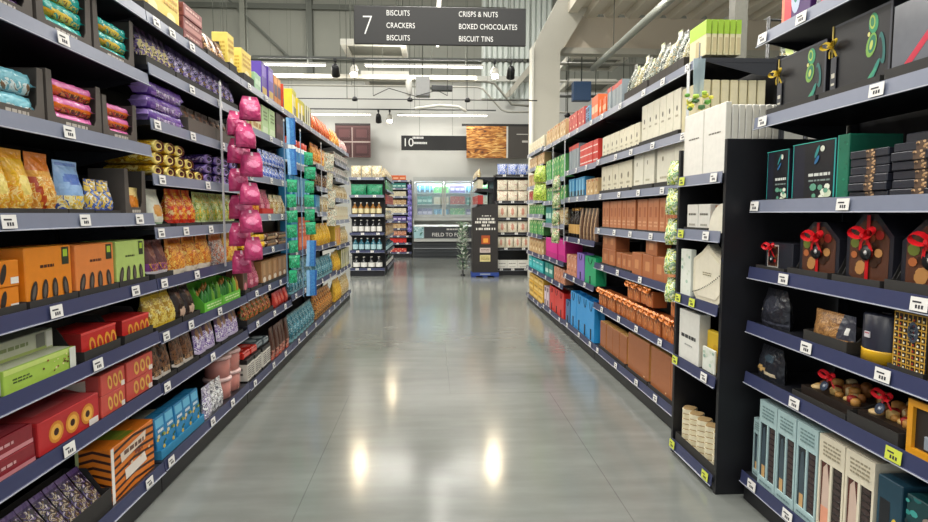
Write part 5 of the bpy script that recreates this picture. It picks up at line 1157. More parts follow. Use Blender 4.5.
# flowers in clear sleeve above the narrow bay
fl = empty('flower_sleeve', (XR-.055, 3.20, 1.89), 0, 'clear sleeve of yellow and green flowers above the narrow bay', 'flowers')
m = MB(); m.prism([(-.025, .08), (.025, .08), (.032, .28), (-.032, .28)], -.004, .004, M('a9bcc0', .15, alpha=.55), 'y'); m.build('sleeve', fl)
m = MB(); rr = random.Random(8)
for i in range(22):
    x, y, z, r = rr.uniform(-.06, .06), rr.uniform(-.03, .03), rr.uniform(.0, .1), rr.uniform(.01, .02)
    m.lathe([(0, 0), (r, r*.5), (r*.9, r*1.3), (0, r*1.5)], M(rr.choice(['d8d24a', '5f9a3a', 'e6e8d0', '3f6a3a', 'a9c94a']), .5), 8, x, y, z)
m.tube([(0, 0, .09), (0, 0, .36)], .004, STEEL, 6)
m.build('flowers', fl)

# ------------------------------------------------------------------ gondola ends and wall shelving beyond the aisle
def farrow(U, lv, a, b_, n, key, h, d=.12, **k): row(U, lv, a, b_, n, key, h, d, local=True, **k)
K('cream_far', 'snack_bag', 'bag', 'cream snack bag', POUCH('d8cfae', [('n', 0, 0, 1, 1, ['a8824c', 'f0ead4', 'c4b070'], 12, .16)]))
K('green_far', 'snack_bag', 'bag', 'bright green snack bag', POUCH('1f8a5f', [('e', .5, .45, .3, .2, 'c9d24a'), ('n', 0, 0, 1, 1, ['2fb27a', '125c40'], 8, .15)]))
K('bottle_dark', 'drink_bottle', 'bottle', 'dark drink bottle with white label', lambda name, w, h, d: _dbottle(name, w, h, '1b1d20', 'e2e0da'))
K('bottle_teal', 'drink_bottle', 'bottle', 'teal drink bottle with pale label', lambda name, w, h, d: _dbottle(name, w, h, '1d5a6a', 'a9c9cf'))
K('bottle_gold', 'drink_bottle', 'bottle', 'amber bottle with cream label', lambda name, w, h, d: _dbottle(name, w, h, '8a5a1c', 'e2d6a8'))
def _dbottle(name, w, h, c, l):
    root = empty(name); r = w/2*.94
    a = MB(); a.lathe([(0, 0), (r, 0), (r, h*.6), (r*.35, h*.78), (r*.33, h*.92), (0, h*.92)], M(c, .2), 12, 0, r); a.lathe([(r*1.03, h*.12), (r*1.03, h*.5)], M(l, .5), 12, 0, r); a.build('body', root)
    a = MB(); a.lathe([(r*.37, h*.921), (r*.37, h), (0, h)], M('c9c6bd', .4), 10, 0, r); a.build('cap', root)
    return root
E1 = Unit('gondola_end', 'left gondola end', 'dark end-of-aisle shelf unit on the left stocked with bottles', (-1.76, 12.9, 0), 0, .74, [.12, .50, .88, 1.27, 1.68, 2.05], depth=.4, auto=.3)
farrow(E1, 5, .04, .7, 3, 'cream_far', .26); farrow(E1, 4, .03, .71, 2, 'green_far', .24); farrow(E1, 3, .05, .69, 5, 'bottle_gold', .26)
farrow(E1, 2, .05, .69, 5, 'bottle_dark', .28); farrow(E1, 1, .05, .69, 5, 'bottle_teal', .27); farrow(E1, 0, .05, .69, 4, 'bottle_dark', .25)
# its aisle side running away from the camera
E2 = Unit('shelving_run', 'left gondola side', 'dark shelving running back behind the left gondola end', (-1.0, 13.4, 0), PI/2, 2.4, [.10, .45, .8, 1.15, 1.5, 1.82, 2.1], depth=.45, auto=.3)
for lv, key in enumerate(['bottle_dark', 'bottle_teal', 'tan_box_far', 'cream_far', 'red_box_far', 'leaf_box', 'cream_far']): farrow(E2, lv, .04, 2.36, 9, key, .22)
W1 = Unit('wall_shelving', 'rear wall shelving', 'tall black wall shelving of small goods left of the freezer', (-1.62, 18.2, 0), 0, 1.0, [.12, .40, .62, .84, 1.06, 1.30, 1.55, 1.80, 2.05, 2.28], depth=.45, auto=.25)
for lv, (key, n) in enumerate([('red_box_far', 6), ('red_giftbag', 5), ('salmon_box', 6), ('tan_box_far', 6), ('violet_box_far', 6), ('beige_box_far', 6), ('tan_box_far', 6), ('beige_box_far', 5), ('teal_box_far', 6), ('orange_far', 4)]):
    farrow(W1, lv, .03, .84, n, key, .15 if lv else .12)
K('violet_hang', 'snack_sachet', 'sachet', 'v', POUCH('6a5ab8', [('n', 0, 0, 1, 1, ['a9a0e0', '3a2f8a'], 8, .15)], puff=.8))
hang('violet_hang', .14, .15, .06, [(-.67, 18.12, .78+i*.16, 0) for i in range(9)], 0, 'violet sachet hanging left of the freezer', 'sachet', 'violet sachets left of the freezer')
m = MB(); m.box(-.02, .02, 0, .003, .74, 2.26, M('cfd4d8', .2)); tag(m.build('clip_strip', None, (-.67, 18.185, 0)), 'white hanging strip beside the freezer, carrying violet sachets', 'clip strip')
E3 = Unit('gondola_end', 'right gondola end', 'dark end-of-aisle shelf unit on the right stocked with beige packs', (1.36, 12.9, 0), 0, .98, [.10, .55, .88, 1.20, 1.56, 2.12], depth=.45, auto=.3, rail=BLK)
K('beige_pack', 'snack_bag', 'bag', 'beige and salmon snack pack', POUCH('e0d4bc', [('n', 0, 0, 1, 1, ['efe8d6', 'e0d4bc', 'd2c3a0', 'efe8d6'], 6, .15), ('e', .5, .5, .14, .3, 'c98a72')], puff=.8))
K('ivory_pack', 'snack_bag', 'bag', 'ivory snack pack', POUCH('e4dcc6', [('n', 0, 0, 1, 1, ['f0ead6', 'e4dcc6', 'd6c9a8', 'c98a8a'], 8, .14)], puff=.8))
farrow(E3, 5, .04, .94, 4, 'blue_white_pack', .24); farrow(E3, 4, .04, .94, 4, 'ivory_pack', .23); farrow(E3, 4, .04, .94, 4, 'ivory_pack', .22, z0=.235)
farrow(E3, 3, .04, .94, 4, 'beige_pack', .27); farrow(E3, 2, .04, .94, 4, 'beige_pack', .25); farrow(E3, 1, .04, .94, 5, 'beige_pack', .24); farrow(E3, 0, .04, .94, 4, 'white_square', .18)
E4 = Unit('shelving_run', 'right gondola side', 'shelving running back behind the right gondola end', (1.0, 15.2, 0), -PI/2, 1.8, [.10, .45, .8, 1.15, 1.5, 1.85, 2.1], depth=.45, auto=.3)
for lv, key in enumerate(['teal_box_far', 'leaf_box', 'tan_box_far', 'cream_far', 'red_box_far', 'beige_box_far', 'cream_far']): farrow(E4, lv, .04, 1.76, 6, key, .2)

# ------------------------------------------------------------------ freezer cabinet
FR = M('b9bbb6', .4, .2); GREY = M('3c3f42', .5)
fz = empty('freezer_cabinet', (-.57, 17.9, 0), 0, 'long glass-doored freezer cabinet with dark slatted base at the back wall', 'freezer')
LW = 2.75
m = MB(); m.box(0, LW, .12, .9, 0, .5, GREY)
for z in (.06, .16, .27, .38): m.box(0, LW, .10, .12, z, z+.07, M('34373a', .45))
m.box(0, LW, .09, .12, .28, .30, M('8f9396', .4)); m.build('base', fz)
m = MB(); m.prism([(.05, .5), (.05, .95), (.13, 1.0), (.2, .95), (.2, .6), (.8, .6), (.8, .5)], 0, LW, FR, 'x'); m.box(0, .02, .05, .85, .5, 1.2, FR); m.box(LW-.02, LW, .05, .85, .5, 1.2, FR); m.build('chest', fz)
m = MB(); m.box(0, LW, .5, .9, 1.12, 1.24, FR); m.box(0, LW, .82, .9, 1.24, 2.35, M('dfe6e6', .6)); m.box(0, LW, .48, .9, 2.30, 2.44, FR); m.box(0, .05, .5, .82, 1.24, 2.30, FR); m.box(LW-.05, LW, .5, .82, 1.24, 2.30, FR)
for z in (1.24, 1.60, 1.95): m.box(.06, LW-.06, .56, .81, z, z+.015, M('c9cfd0', .4))
m.build('upper_cabinet', fz)
for i in range(3):
    x0 = .06+i*.88; x1 = x0+.86
    dr = empty('door', (x0, .47, 1.25)); dr.parent = fz
    m = MB(); 
    for a in ((0, .05, 0, 1.04), (.81, .86, 0, 1.04), (.05, .81, 0, .05), (.05, .81, .99, 1.04)): m.box(a[0], a[1], 0, .03, a[2], a[3], FR)
    m.build('frame', dr)
    m = MB(); m.box(.05, .81, .012, .016, .05, .99, M('cfe6ea', .08, alpha=.18)); m.build('glass_pane', dr)
    m = MB(); m.tube([(.78, -.02, .3), (.78, -.02, .7)], .012, STEEL, 8); m.box(.772, .788, -.02, 0, .32, .34, STEEL); m.box(.772, .788, -.02, 0, .66, .68, STEEL); m.build('handle', dr)
m = MB(); m.box(.03, LW-.03, .53, .55, 2.26, 2.29, M('f2fbff', emit=9)); m.build('light_tube', fz)
area_light('freezer_light', (LW/2, .56, 2.24), LW-.2, .04, 34, (.85, .97, 1), fz, (math.radians(20), 0, 0))
m = MB(); m.box(.33, LW-.02, .035, .049, .60, .94, M('3a3c40', .5)); m.build('sign_panel', fz)
m = MB(); m.box(.02, .32, .035, .049, .60, .94, M('9fc4c9', .3)); print_front(m, [('n', .05, .05, .95, .95, ['5f8f8a', 'cfe2e0', '3f6a5c'], 14, .1)], .3, .34, y=.035, x0=.02, z0=.6); m.build('picture_panel', fz)
text_mesh('lettering', 'FIELD TO FORK', .15, M('e6e4de', .5, var=0), fz, (.56, .033, .70))
m = MB(); print_front(m, [('t', 0, 0, 1, 1, 'c9c6bf', 1)], .35, .09, y=.034, x0=1.0, z0=.82); m.build('small_print', fz)
fk = ['violet_box_far', 'teal_box_far', 'azure_box', 'beige_box_far', 'leaf_box', 'red_box_far']
FU = Unit.__new__(Unit); FU.bay = 'inside the freezer'; FU.L = LW; FU.lv = [1.2115, 1.5715, 1.9215]; FU.n = 3; FU.side = None; FU.rz = 0; FU.o = Vector((-.57, 17.9, 0)); FU.items = []; UNITS.append(FU)
for lv in range(3):
    for q in range(5): row(FU, lv, .12+q*.5, .58+q*.5, 3, fk[(q*2+lv) % 6], .24-.03*(q % 2), .14, inset=.58, local=True, jit=0)
# potted plant / bag stand left of the totem
pl = empty('flower_stand', (.66, 12.9, 0), 0, 'slim stand of grey-green foliage beside the black totem', 'plant')
m = MB(); m.lathe([(0, 0), (.05, 0), (.05, .02), (.015, .04), (.015, .3), (0, .3)], BLK, 14); m.build('stand', pl)
m = MB(); rr = random.Random(4)
for i in range(320):
    a, z = rr.uniform(0, 2*PI), rr.uniform(.12, 1.12); r = rr.uniform(.02, .10); c = Vector((r*math.cos(a), r*math.sin(a), z)); t = Vector((math.cos(a), math.sin(a), rr.uniform(.2, 1)))*.08; u = Vector((-math.sin(a), math.cos(a), 0))*.03
    m.face([c, c+t*.5+u, c+t, c+t*.5-u], M(rr.choice(['8fa890', 'c9d2c0', '5f7a62', 'dfe2d8'])))
m.build('foliage', pl)

# ------------------------------------------------------------------ totem
tt = empty('display_totem', (.84, 12.55, 0), 0, 'black cardboard display totem with white lettering on blue base', 'display stand')
m = MB(); W = .54
m.prism([(0, .10), (W, .10), (W, 1.56), (0, 1.46)], 0, .30, M('2a2624', .5), 'y'); m.build('body', tt)
m = MB(); m.box(-.02, W+.02, -.02, .32, .03, .10, M('26418a', .5)); 
for x in (-.02, W/2-.05, W-.08): m.box(x, x+.1, -.02, .32, 0, .03, M('1e3575', .5))
m.box(W*.3, W*.7, -.023, -.02, .05, .08, M('8f98b0')); m.build('pallet_base', tt)
m = MB(); rr = random.Random(6)
for z, hh, x0, x1, k in ((1.28, .02, .2, .4, 1), (1.20, .045, .10, .46, 2), (1.135, .045, .06, .48, 3), (1.07, .04, .2, .36, 1), (.995, .045, .08, .48, 2)):
    x = x0
    while x < x1:
        ww = rr.uniform(.018, .03); m.box(x, min(x+ww, x1), -.002, -.0003, z, z+hh, M('e4e0d6')); x += ww+(.008 if rr.random() < .75 else .03)
m.build('white_lettering', tt)
m = MB(); m.box(.19, .37, -.002, -.0003, .70, .88, M('a5491c')); m.lathe([(0, 0), (.05, 0), (.05, .001), (0, .001)], M('e39a3a'), 14, 0, 0); 
m2 = MB(); m2.box(.19, .37, -.003, -.0003, .70, .88, M('a5491c')); m2.box(.23, .33, -.004, -.003, .73, .82, M('e39a3a')); m2.build('orange_picture', tt)
m = MB(); m.box(.16, .38, -.003, -.0003, .52, .62, M('c9b8b0')); print_front(m, [('t', .1, .2, .9, .8, '6a4a44', 2)], .22, .10, y=-.003, x0=.16, z0=.52); m.build('pale_card', tt)
m = MB(); m.box(.16, .38, -.003, -.0003, .33, .47, M('d2c48a')); print_front(m, [('t', .1, .2, .9, .8, '8a7a3a', 3)], .22, .14, y=-.003, x0=.16, z0=.33); m.build('yellow_card', tt)

# ------------------------------------------------------------------ signs and wall pictures
SG = M('1f1e1c', .45, var=.05)
def sign(name, label, X0_, X1_, Y, z0, z1, ztop):
    r = empty(name, (X0_, Y, z0), 0, label, 'sign'); W = X1_-X0_; H = z1-z0
    m = MB(); m.rbox(0, W, 0, .035, 0, H, SG, .004); m.build('board', r)
    for x in (W*.28, W*.78):
        m = MB(); m.tube([(x, .018, H-.002), (x, .018, ztop-z0)], .004, STEEL, 6); m.build('hanger', r)
    return r, W, H
s7, W, H = sign('aisle_sign', 'dark hanging sign for aisle seven with two columns of white words', -.745, .925, 6.0, hz(3.03, 6), hz(3.41, 6), 9.2)
WT = M('efeee9', .4, var=0)
def stroke(mb, pts, wd, y=-.003):
    for (x0, z0), (x1, z1) in zip(pts, pts[1:]):
        d = Vector((x1-x0, z1-z0)).normalized(); n = Vector((-d.y, d.x))*wd/2
        mb.face([(x0-n.x, y, z0-n.y), (x1-n.x, y, z1-n.y), (x1+n.x, y, z1+n.y), (x0+n.x, y, z0+n.y)], WT)
text_mesh('number', '7', .27, WT, s7, (.07, -.003, H*.46), extrude=.0015, thin=.006).scale = (.85, 1, 1)
for i, t in enumerate(('BISCUITS', 'CRACKERS', 'BISCUITS')): text_mesh('lettering', t, .072, WT, s7, (.31, -.003, H*.81-i*H*.325), spacing=1.05).scale = (.76, 1, 1)
for i, t in enumerate(('CRISPS & NUTS', 'BOXED CHOCOLATES', 'BISCUIT TINS')): text_mesh('lettering', t, .072, WT, s7, (1.01, -.003, H*.81-i*H*.325), spacing=1.05).scale = (.76, 1, 1)
s10, W, H = sign('aisle_sign', 'small distant dark hanging sign for aisle ten', -.80, .92, 16.0, hz(3.02, 16), hz(3.41, 16), 9.2)
text_mesh('number', '10', .30, WT, s10, (.03, -.003, H*.5))
m = MB(); rr = random.Random(3)
for z, x1 in ((H*.78, .58), (H*.42, .66)):
    x = .30
    while x < x1: ww = rr.uniform(.02, .035); m.box(x, x+ww, -.003, -.0002, z, z+.055, WT); x += ww+.01
m.build('lettering', s10)
def straw(nt, b):
    n = nt.nodes.new('ShaderNodeTexNoise'); n.inputs['Scale'].default_value = 2.2; n.inputs['Detail'].default_value = 6; n.inputs['Distortion'].default_value = 2.0
    mp = nt.nodes.new('ShaderNodeMapping'); t = nt.nodes.new('ShaderNodeTexCoord'); nt.links.new(t.outputs['Object'], mp.inputs[0]); mp.inputs['Rotation'].default_value = (0, .7, 0); mp.inputs['Scale'].default_value = (1.2, 1, 6)
    nt.links.new(mp.outputs[0], n.inputs[0]); c = ramp(nt, n.outputs[0], [(.36, '4a2812'), (.66, 'e8c27a'), (.46, 'a8642a'), (.55, 'cf8f40')]); nt.links.new(c, b.inputs['Base Color'])
STRAW = node_mat('golden_straw_print', straw)
pw = empty('wall_graphic', (1.06, 18.6, hz(3.06, 18.6)), 0, 'dark wall panel with golden food photograph beside the aisle ten sign', 'wall picture')
m = MB(); m.box(-.14, 1.97, .02, .06, .97, 1.04, SG); m.box(1.29, 1.97, .02, .06, .0, .97, M('4a453f', .5)); m.build('backing', pw)
m = MB(); m.box(0, 1.23, 0, .06, -.0, .965, STRAW); m.build('food_photograph', pw)
m = MB(); m.box(1.235, 1.285, .0, .06, 0, .965, M('d9d6cc')); m.build('divider', pw)
m = MB(); m.box(1.55, 1.9, .012, .02, .72, .74, M('d8d4ca')); m.box(1.72, 1.9, .012, .02, .48, .54, M('c9c4ba')); m.build('white_marks', pw)
cw = empty('wall_graphic', (-2.92, 18.6, hz(3.06, 18.6)), 0, 'wall picture of dark chocolate squares at the upper left', 'wall picture')
m = MB(); m.box(0, 1.06, 0, .05, 0, 1.02, M('5b3a38', .5)); m.build('backing', cw)
m = MB()
for i in range(2):
    for j in range(2):
        x, z = .05+i*.52, .06+j*.48
        m.prism([(x, z), (x+.44, z), (x+.44, z+.36), (x, z+.36)], -.012, 0, M('4b2a2a', .4), 'y'); m.prism([(x+.06, z+.06), (x+.38, z+.06), (x+.38, z+.30), (x+.06, z+.30)], -.022, -.012, M('5f3838', .35), 'y')
m.build('chocolate_squares', cw)
m = MB(); m.box(0, 1.06, -.004, 0, .45, .48, M('c9b8b0')); m.box(.495, .52, -.004, 0, 0, .9, M('b9a8a0')); m.box(0, 1.06, -.02, 0, .96, 1.02, M('241a18')); m.build('lines', cw)

# ------------------------------------------------------------------ lamps
TUBE = M('fffaf0', emit=7.0, var=0); HOUSE = M('d5d3cb', .5)
def batten(x0, x1, Y, z, label, group='linear lamps across the aisle', power=LAMP_W, hang_to=9.2):
    r = empty('linear_lamp', ((x0+x1)/2, Y, z), 0, label, 'lamp', group); L = x1-x0
    m = MB(); m.box(-L/2, L/2, -.035, .035, .012, .055, HOUSE); m.build('housing', r)
    m = MB(); m.rbox(-L/2+.02, L/2-.02, -.03, .03, -.012, .0115, TUBE, .006); m.build('tube', r)
    for x in (-L*.35, L*.35):
        m = MB(); m.tube([(x, 0, .055), (x, 0, hang_to-z)], .003, STEEL, 5); m.build('wire', r)
    area_light('lamp_light', (0, 0, -.02), L-.04, .06, power, (1, .96, .88), r)
    area_light('added_uplight', (0, 0, .058), L-.04, .06, power*.35, (1, .96, .88), r, (PI, 0, 0))  # upward light added to brighten the ceiling and roof deck
    return r
def high_fill(x, y, label):  # unseen lamp added to brighten the back wall and upper walls
    r = empty('added_high_lamp', (x, y, 8.45), 0, label, 'lamp', 'added fill lamps under the roof')
    m = MB(); m.lathe([(0, .45), (.1, .45), (.14, .25), (.32, .02), (.33, 0), (.31, 0), (.3, .02)], M('c9c9c4', .4), 24); m.tube([(0, 0, .45), (0, 0, .749)], .01, STEEL, 6); m.build('housing', r)
    m = MB(); m.lathe([(0, .012), (.3, .012), (.3, .02), (0, .02)], TUBE, 24); m.build('lens', r)
    a = area_light('high_fill_light', (0, 0, .005), .56, .56, HIGH_FILL_W, (1, .97, .92), r)
    area_light('high_fill_uplight', (0, 0, .03), .2, .2, HIGH_FILL_W*.12, (1, .97, .92), r, (PI, 0, 0))
for i, (x, y) in enumerate(((-5.5, 1.5), (0, 1.5), (-5.5, 8), (0, 8.0), (-4.5, 14.2), (.6, 14.2))):
    high_fill(x, y, 'added round fill lamp under the roof, '+('left' if x < -1 else 'centre')+['', '', ' middle', ' middle', ' far', ' far'][i]+' one'+(' near the viewer' if i < 2 else ''))
pos = ['behind the viewer', 'over the near bays', 'over the far bays', 'in the middle distance', 'at the back of the shop']
for i, (Y, Z) in enumerate(((-1.2, 4.5), (3.6, 4.5), (8.4, 4.5), (13.2, 4.48), (18.2, 4.25))):
    if i == 4: batten(-1.03, 1.67, Y, Z, 'central white linear lamp '+pos[i], power=22); batten(-4.5, -1.79, Y, Z, 'left hand white linear lamp '+pos[i], power=22); continue
    batten(-1.43, 1.12, Y, Z, 'central white linear lamp '+pos[i]); batten(-4.8, -2.24, Y, Z, 'left hand white linear lamp '+pos[i])
    if i < 3: batten(1.9, 4.45, Y, Z, 'added right hand linear lamp '+pos[i], hang_to=DZ)  # lamps added out of view on the right, only for their light
r = empty('linear_lamp', (.14, 11.0, 5.12), 0, 'long white strip lamp running lengthwise above the aisle seven sign', 'lamp')
m = MB(); m.box(-.04, .04, -3.2, 3.0, .012, .055, HOUSE); m.build('housing', r)
m = MB(); m.rbox(-.032, .032, -3.18, 2.98, -.012, .0115, M('fffaf0', emit=3.5, var=0), .006); m.build('tube', r)
for y in (-2.5, 2.5):
    m = MB(); m.tube([(0, y, .055), (0, y, 9.2-5.12)], .003, STEEL, 5); m.build('wire', r)
area_light('lamp_light', (0, -.1, -.02), .07, 6.1, 18, (1, .96, .9), r)
# spot track
TRK = M('4c4e4b', .5)
def track(x0, x1, Y, z, label, spots, top=9.2):
    r = empty('spot_track', (x0, Y, z), 0, label, 'light track'); m = MB(); m.box(0, x1-x0, -.018, .018, 0, .035, TRK); m.build('rail', r)
    m = MB(); 
    for x in (.25, x1-x0-.25): m.tube([(x, 0, .035), (x, 0, top-z)], .003, STEEL, 5)
    m.build('wires', r)
    for x, lit, where in spots:
        s = empty('track_spotlight', (x, Y, z-.001), 0, ('glowing' if lit else 'dark')+' spotlight hanging '+where, 'spotlight', 'spotlights on the tracks')
        s.scale = (1.8, 1.8, 1.8)
        m = MB(); m.box(-.015, .015, -.03, .03, -.03, 0, BLK); m.tube([(0, 0, -.03), (0, 0, -.09)], .008, BLK, 8); m.build('mount', s)
        hd = empty('head', (0, 0, -.13)); hd.parent = s; hd.rotation_euler = (math.radians(-35 if lit else 40), 0, 0)
        m = MB(); m.lathe([(0, .07), (.03, .07), (.045, .03), (.05, -.07), (.043, -.07), (.04, -.045)], BLK if not lit else M('d8d4c8', .4), 16); m.build('can', hd)
        m = MB(); m.lathe([(0, -.058), (.041, -.058), (.0405, -.045), (0, -.045)], M('ffe9c4', emit=150, var=0) if lit else M('5a5a58', .2), 16); m.build('lens', hd)
        if lit:
            l = bpy.data.lights.new('spot_light', 'SPOT'); l.energy = SPOT_W*(12 if Y < 15 else 3); l.spot_size = math.radians(75); l.spot_blend = .6; l.color = (1, .82, .58); l.shadow_soft_size = .045
            o = bpy.data.objects.new('spot_light', l); COL.objects.link(o); o.parent = hd; o.location = (0, 0, -.075)
def atx(p, Y): return (p-432)*Y/FPX
track(-3.6, 1.95, 13.0, 4.57, 'near spotlight track above the aisle', [(atx(339, 13), 0, 'on the near track, left end'), (atx(357, 13), 1, 'on the near track, left side'), (atx(494, 13), 1, 'on the near track, right side'), (atx(510, 13), 0, 'on the near track, right end')])
track(-4.4, 1.9, 18.0, 4.36, 'farther spotlight track above the aisle', [(atx(380, 18), 0, 'on the far track, left end'), (atx(391, 18), 1, 'on the far track, over the freezer')])

# ------------------------------------------------------------------ services under the roof
def cassette(x0, x1, y0, y1, z, label):
    r = empty('air_cassette', (x0, y0, z), 0, label, 'ceiling unit', 'ceiling air units'); w_, d_ = x1-x0, y1-y0
    m = MB(); c = M('cfccc0', .5)
    for a in ((0, w_, 0, .12), (0, w_, d_-.12, d_), (0, .12, .12, d_-.12), (w_-.12, w_, .12, d_-.12)): m.box(*a, 0, .12, c)
    m.build('frame', r)
    m = MB(); m.box(.12, w_-.12, .12, d_-.12, .05, .10, M('77776c', .6)); m.build('grille', r)
    for q in ((.2, .1), (w_-.2, .1), (.2, d_-.1), (w_-.2, d_-.1)):
        m = MB(); m.tube([(q[0], q[1], .12), (q[0], q[1], 9.2-z)], .01, STEEL, 5); m.build('drop_rod', r)
cassette(-1.95, -.55, 13.3, 14.5, hz(5.05, 14), 'large square air unit under the roof, nearer one')
cassette(-1.85, -.6, 16.2, 17.6, hz(5.05, 14), 'large square air unit under the roof, farther one')
cassette(3.05, 4.35, 13.4, 14.6, hz(4.85, 14), 'pale ceiling unit right of the white column, nearer one')
cassette(3.6, 4.9, 16.0, 17.2, hz(4.85, 16), 'pale ceiling unit right of the white column, farther one')
def pipe(path, r, col, label, name='service_pipe', loose=False):
    path = [(x, y, hz(z, y)) for x, y, z in path]
    m = MB(); m.tube(path, r, M(col, .4), 8); (xa, ya, za), (xb, yb, zb) = path[0], path[-1]
    if not loose:
        for q in (.08, .45, .92):
            x = xa+(xb-xa)*q; zt = za if x < path[1][0] or len(path) == 2 else zb
            if len(path) > 2 and q == .92: x, zt = xb-.1, zb
            m.tube([(x, ya, zt), (x, ya, 9.2)], .006, STEEL, 5)
    else: m.tube([path[0], (xa, ya, 9.2)], .005, STEEL, 5); m.tube([path[-1], (xb, yb, 9.2)], .005, STEEL, 5)
    o = tag(m.build(name), label, 'pipe', 'service pipes under the roof')
    return o
LZ = hz(4.35, 13.6); m = MB(); m.box(-4.5, 1.0, 13.5, 13.6, LZ, LZ+.09, BEAM); m.box(-4.5, 1.0, 13.7, 13.75, LZ, LZ+.09, BEAM)
for x in (-4, -2, 0): m.tube([(x, 13.65, LZ+.09), (x, 13.65, 9.195)], .008, STEEL, 5); m.box(x-.02, x+.02, 13.5, 13.75, LZ+.09, LZ+.105, STEEL)
tag(m.build('cable_ladder'), 'pale cable ladder hung across the aisle below the roof', 'cable tray')
pipe([(-5.5, 14.7, 4.44), (1.1, 14.7, 4.44), (1.23, 14.7, 4.40), (1.69, 14.7, 3.89), (1.84, 14.7, 3.84), (2.5, 14.7, 3.84)], .022, 'a9a79c', 'grey conduit stepping down to the right')
pipe([(-5.5, 14.95, 4.64), (1.35, 14.95, 4.64), (1.54, 14.95, 4.59), (1.97, 14.95, 4.07), (2.5, 14.95, 4.03)], .03, '8f8e84', 'thicker grey pipe stepping down to the right')
pipe([(-4.5, 11.5, 3.52), (2.0, 11.5, 3.52)], .010, '3a3a38', 'thin black cable across the aisle')
pipe([(-.35, 12.7, 3.55), (.15, 12.7, 3.62), (.55, 12.7, 3.60), (.72, 12.7, 3.5)], .03, 'dcdad0', 'white curved pipe in the middle', loose=True)
pipe([(-1.1, 11.6, 3.60), (-.8, 11.6, 3.75), (-.3, 11.6, 3.60), (.1, 11.6, 3.72), (.3, 11.6, 3.62)], .008, '2e2e2c', 'loose black cable loop in the middle', loose=True)
for i, (px_, z_) in enumerate(((358, 3.50), (411, 3.5), (467, 3.5))):
    s = empty('ceiling_sensor', (atx(px_, 12), 11.90, z_), 0, ['small black fitting under the conduit, left', 'small black fitting under the conduit, middle', 'small black fitting under the conduit, right'][i], 'ceiling fitting', 'black fittings under the conduit')
    m = MB(); m.tube([(0, 0, 9.2-z_), (0, 0, .08)], .005, STEEL, 6); m.build('stem', s); m = MB(); m.lathe([(0, 0), (.05, .01), (.06, .05), (.03, .09), (0, .09)], BLK, 12); m.build('head', s)
bx = empty('junction_unit', (-.45, 11.62, hz(3.62, 11.8)), 0, 'grey junction unit with white canister hanging in the middle', 'ceiling unit')
m = MB(); m.rbox(.15, .42, 0, .25, .0, .36, M('9a9a98', .5), .01); m.build('box', bx); m = MB(); m.lathe([(0, 0), (.05, .02), (.06, .25), (.04, .3), (0, .3)], M('dcdad2'), 14, .02, .05); m.build('canister', bx)
m = MB(); m.tube([(.28, .1, .36), (.28, .1, 9.2-hz(3.62, 11.8))], .01, STEEL, 6); m.build('drop_rod', bx)
m = MB(); m.rbox(.45, .85, 0, .15, .1, .2, M('3a3c3c'), .01); m.box(.42, .451, .05, .1, .13, .17, STEEL); m.build('dark_module', bx)
for i, z in enumerate((4.62, 4.25, 3.95, 3.60, 3.3)):
    pipe([(2.66, 13+i*.1, z), (6.5, 13+i*.1, z)], .022 if i % 2 else .035, ['8f8e84', 'b5b2a6', '4c4d4a', '8f8e84', 'b5b2a6'][i], ['topmost', 'second', 'third', 'fourth', 'lowest'][i]+' pipe crossing right of the white column')
b_ = empty('blue_valve_unit', (3.0, 12.9, hz(3.78, 12.9)), 0, 'dark blue box among the pipes right of the column', 'ceiling unit')
m = MB(); m.rbox(0, .38, -.1, .1, 0, .4, M('27466a', .4), .01); m.build('box', b_); m = MB(); m.tube([(.19, 0, .4), (.19, 0, 9.2-hz(3.78, 12.9))], .015, STEEL, 6); m.build('drop_rod', b_)
for i, x in enumerate((2.9, 3.5, 4.1)):
    s = empty('ceiling_sensor', (x, 12.9, hz(3.42, 12.9)), 0, ['leftmost', 'middle', 'rightmost'][i]+' black fitting on the pipes right of the column', 'ceiling fitting', 'black fittings right of the column')
    m = MB(); m.tube([(0, 0, 9.2-hz(3.42, 12.9)), (0, 0, .08)], .01, STEEL, 6); m.build('stem', s); m = MB(); m.lathe([(0, 0), (.06, .01), (.07, .05), (.03, .1), (0, .1)], BLK, 12); m.build('head', s)
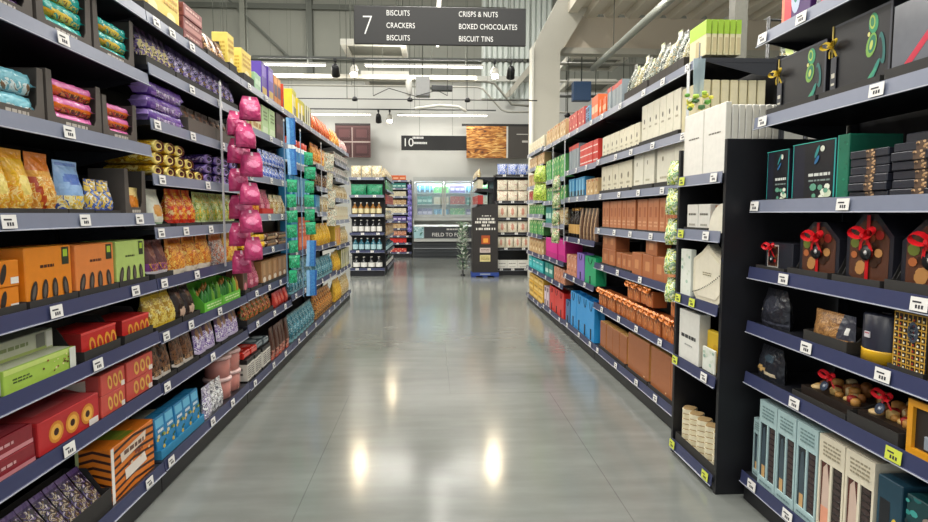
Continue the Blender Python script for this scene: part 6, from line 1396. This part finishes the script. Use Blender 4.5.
# steel post and diagonal ducts behind the top of the right hand shelving
m = MB(); m.box(-.06, .06, -.06, .06, 0, DZ-.002, M('77766c', .5)); m.box(-.08, .08, -.08, .08, 0, .02, STEEL); tag(m.build('steel_post', None, (2.85, 5.6, 0)), 'dark steel post rising behind the lime topped boxes', 'post')
m = MB(); m.tube([(3.3, 4.0, 4.3), (3.3, 12.4, 4.3)], .06, M('9fa39a', .45), 16); m2 = m
for y in (5, 8, 11): m.tube([(3.3, y, 4.35), (3.3, y, DZ-.002)], .008, STEEL, 5)
tag(m.build('air_duct'), 'round grey air duct running lengthwise under the roof deck', 'duct')
WIRE = M('2b2c2c', .4)
for i, (x, y, z) in enumerate(((2.35, 3.3, 0), (2.45, 3.9, 0))):
    g = empty('wire_rack', (x, y, 0), 0, ['nearer', 'farther'][i]+' dark wire rack of clear bags behind the right shelving', 'rack', 'wire racks behind the right shelving')
    m = MB()
    for q in (-.26, .26): m.tube([(q, 0, 0), (q, 0, 2.62)], .012, WIRE, 6)
    for z_ in (.3, 1.2, 2.1, 2.45, 2.6): m.tube([(-.26, 0, z_), (.26, 0, z_)], .008, WIRE, 6)
    m.box(-.3, .3, -.2, .2, 0, .02, WIRE); m.build('frame', g)
    for k in range(3):
        o = make('cello_bag', .13, .26, .1); o.location = (x-.16+.16*k, y-.125, 2.15+.03*(k % 2)); o['label'] = ['first', 'second', 'third', 'fourth'][k]+' clear flower bag from left on '+['nearer', 'farther'][i]+' wire rack'; o['category'] = 'gift bag'; o['group'] = 'clear bags on the wire racks'
# promotional tag on the nearest left rail
wb = empty('shelf_wobbler', (-XL+.016, 1.80, 1.975), PI/2, 'pastel striped promotional card clipped to the upper left rail', 'shelf card')
m = MB(); m.box(-.10, .10, -.002, 0, -.035, .075, M('cfd3de', .4)); print_front(m, [('r', .1, .1, .3, .8, 'a9c0e0'), ('r', .35, .2, .45, .9, 'e6e0b0'), ('r', .5, .1, .62, .8, '9fb0cf'), ('r', .7, .3, .8, .9, 'e3e0b9'), ('r', 0, 0, 1, .12, 'e29a9a'), ('r', 0, .12, 1, .2, 'cfa0c9')], .2, .11, y=-.002, x0=-.1, z0=-.035); m.build('card', wb)
# shelf end card far left row
finish_labels()
for o in list(bpy.data.objects):
    if o.type == 'EMPTY' and not o.children and o.parent is None: bpy.data.objects.remove(o)
print('OBJECTS', len(bpy.data.objects), 'top', sum(1 for o in bpy.data.objects if o.parent is None))
long = [o['label'] for o in bpy.data.objects if o.parent is None and 'label' in o.keys() and not 4 <= len(o['label'].replace(',', '').split()) <= 16]
print('BAD LABELS', len(long), long[:5])
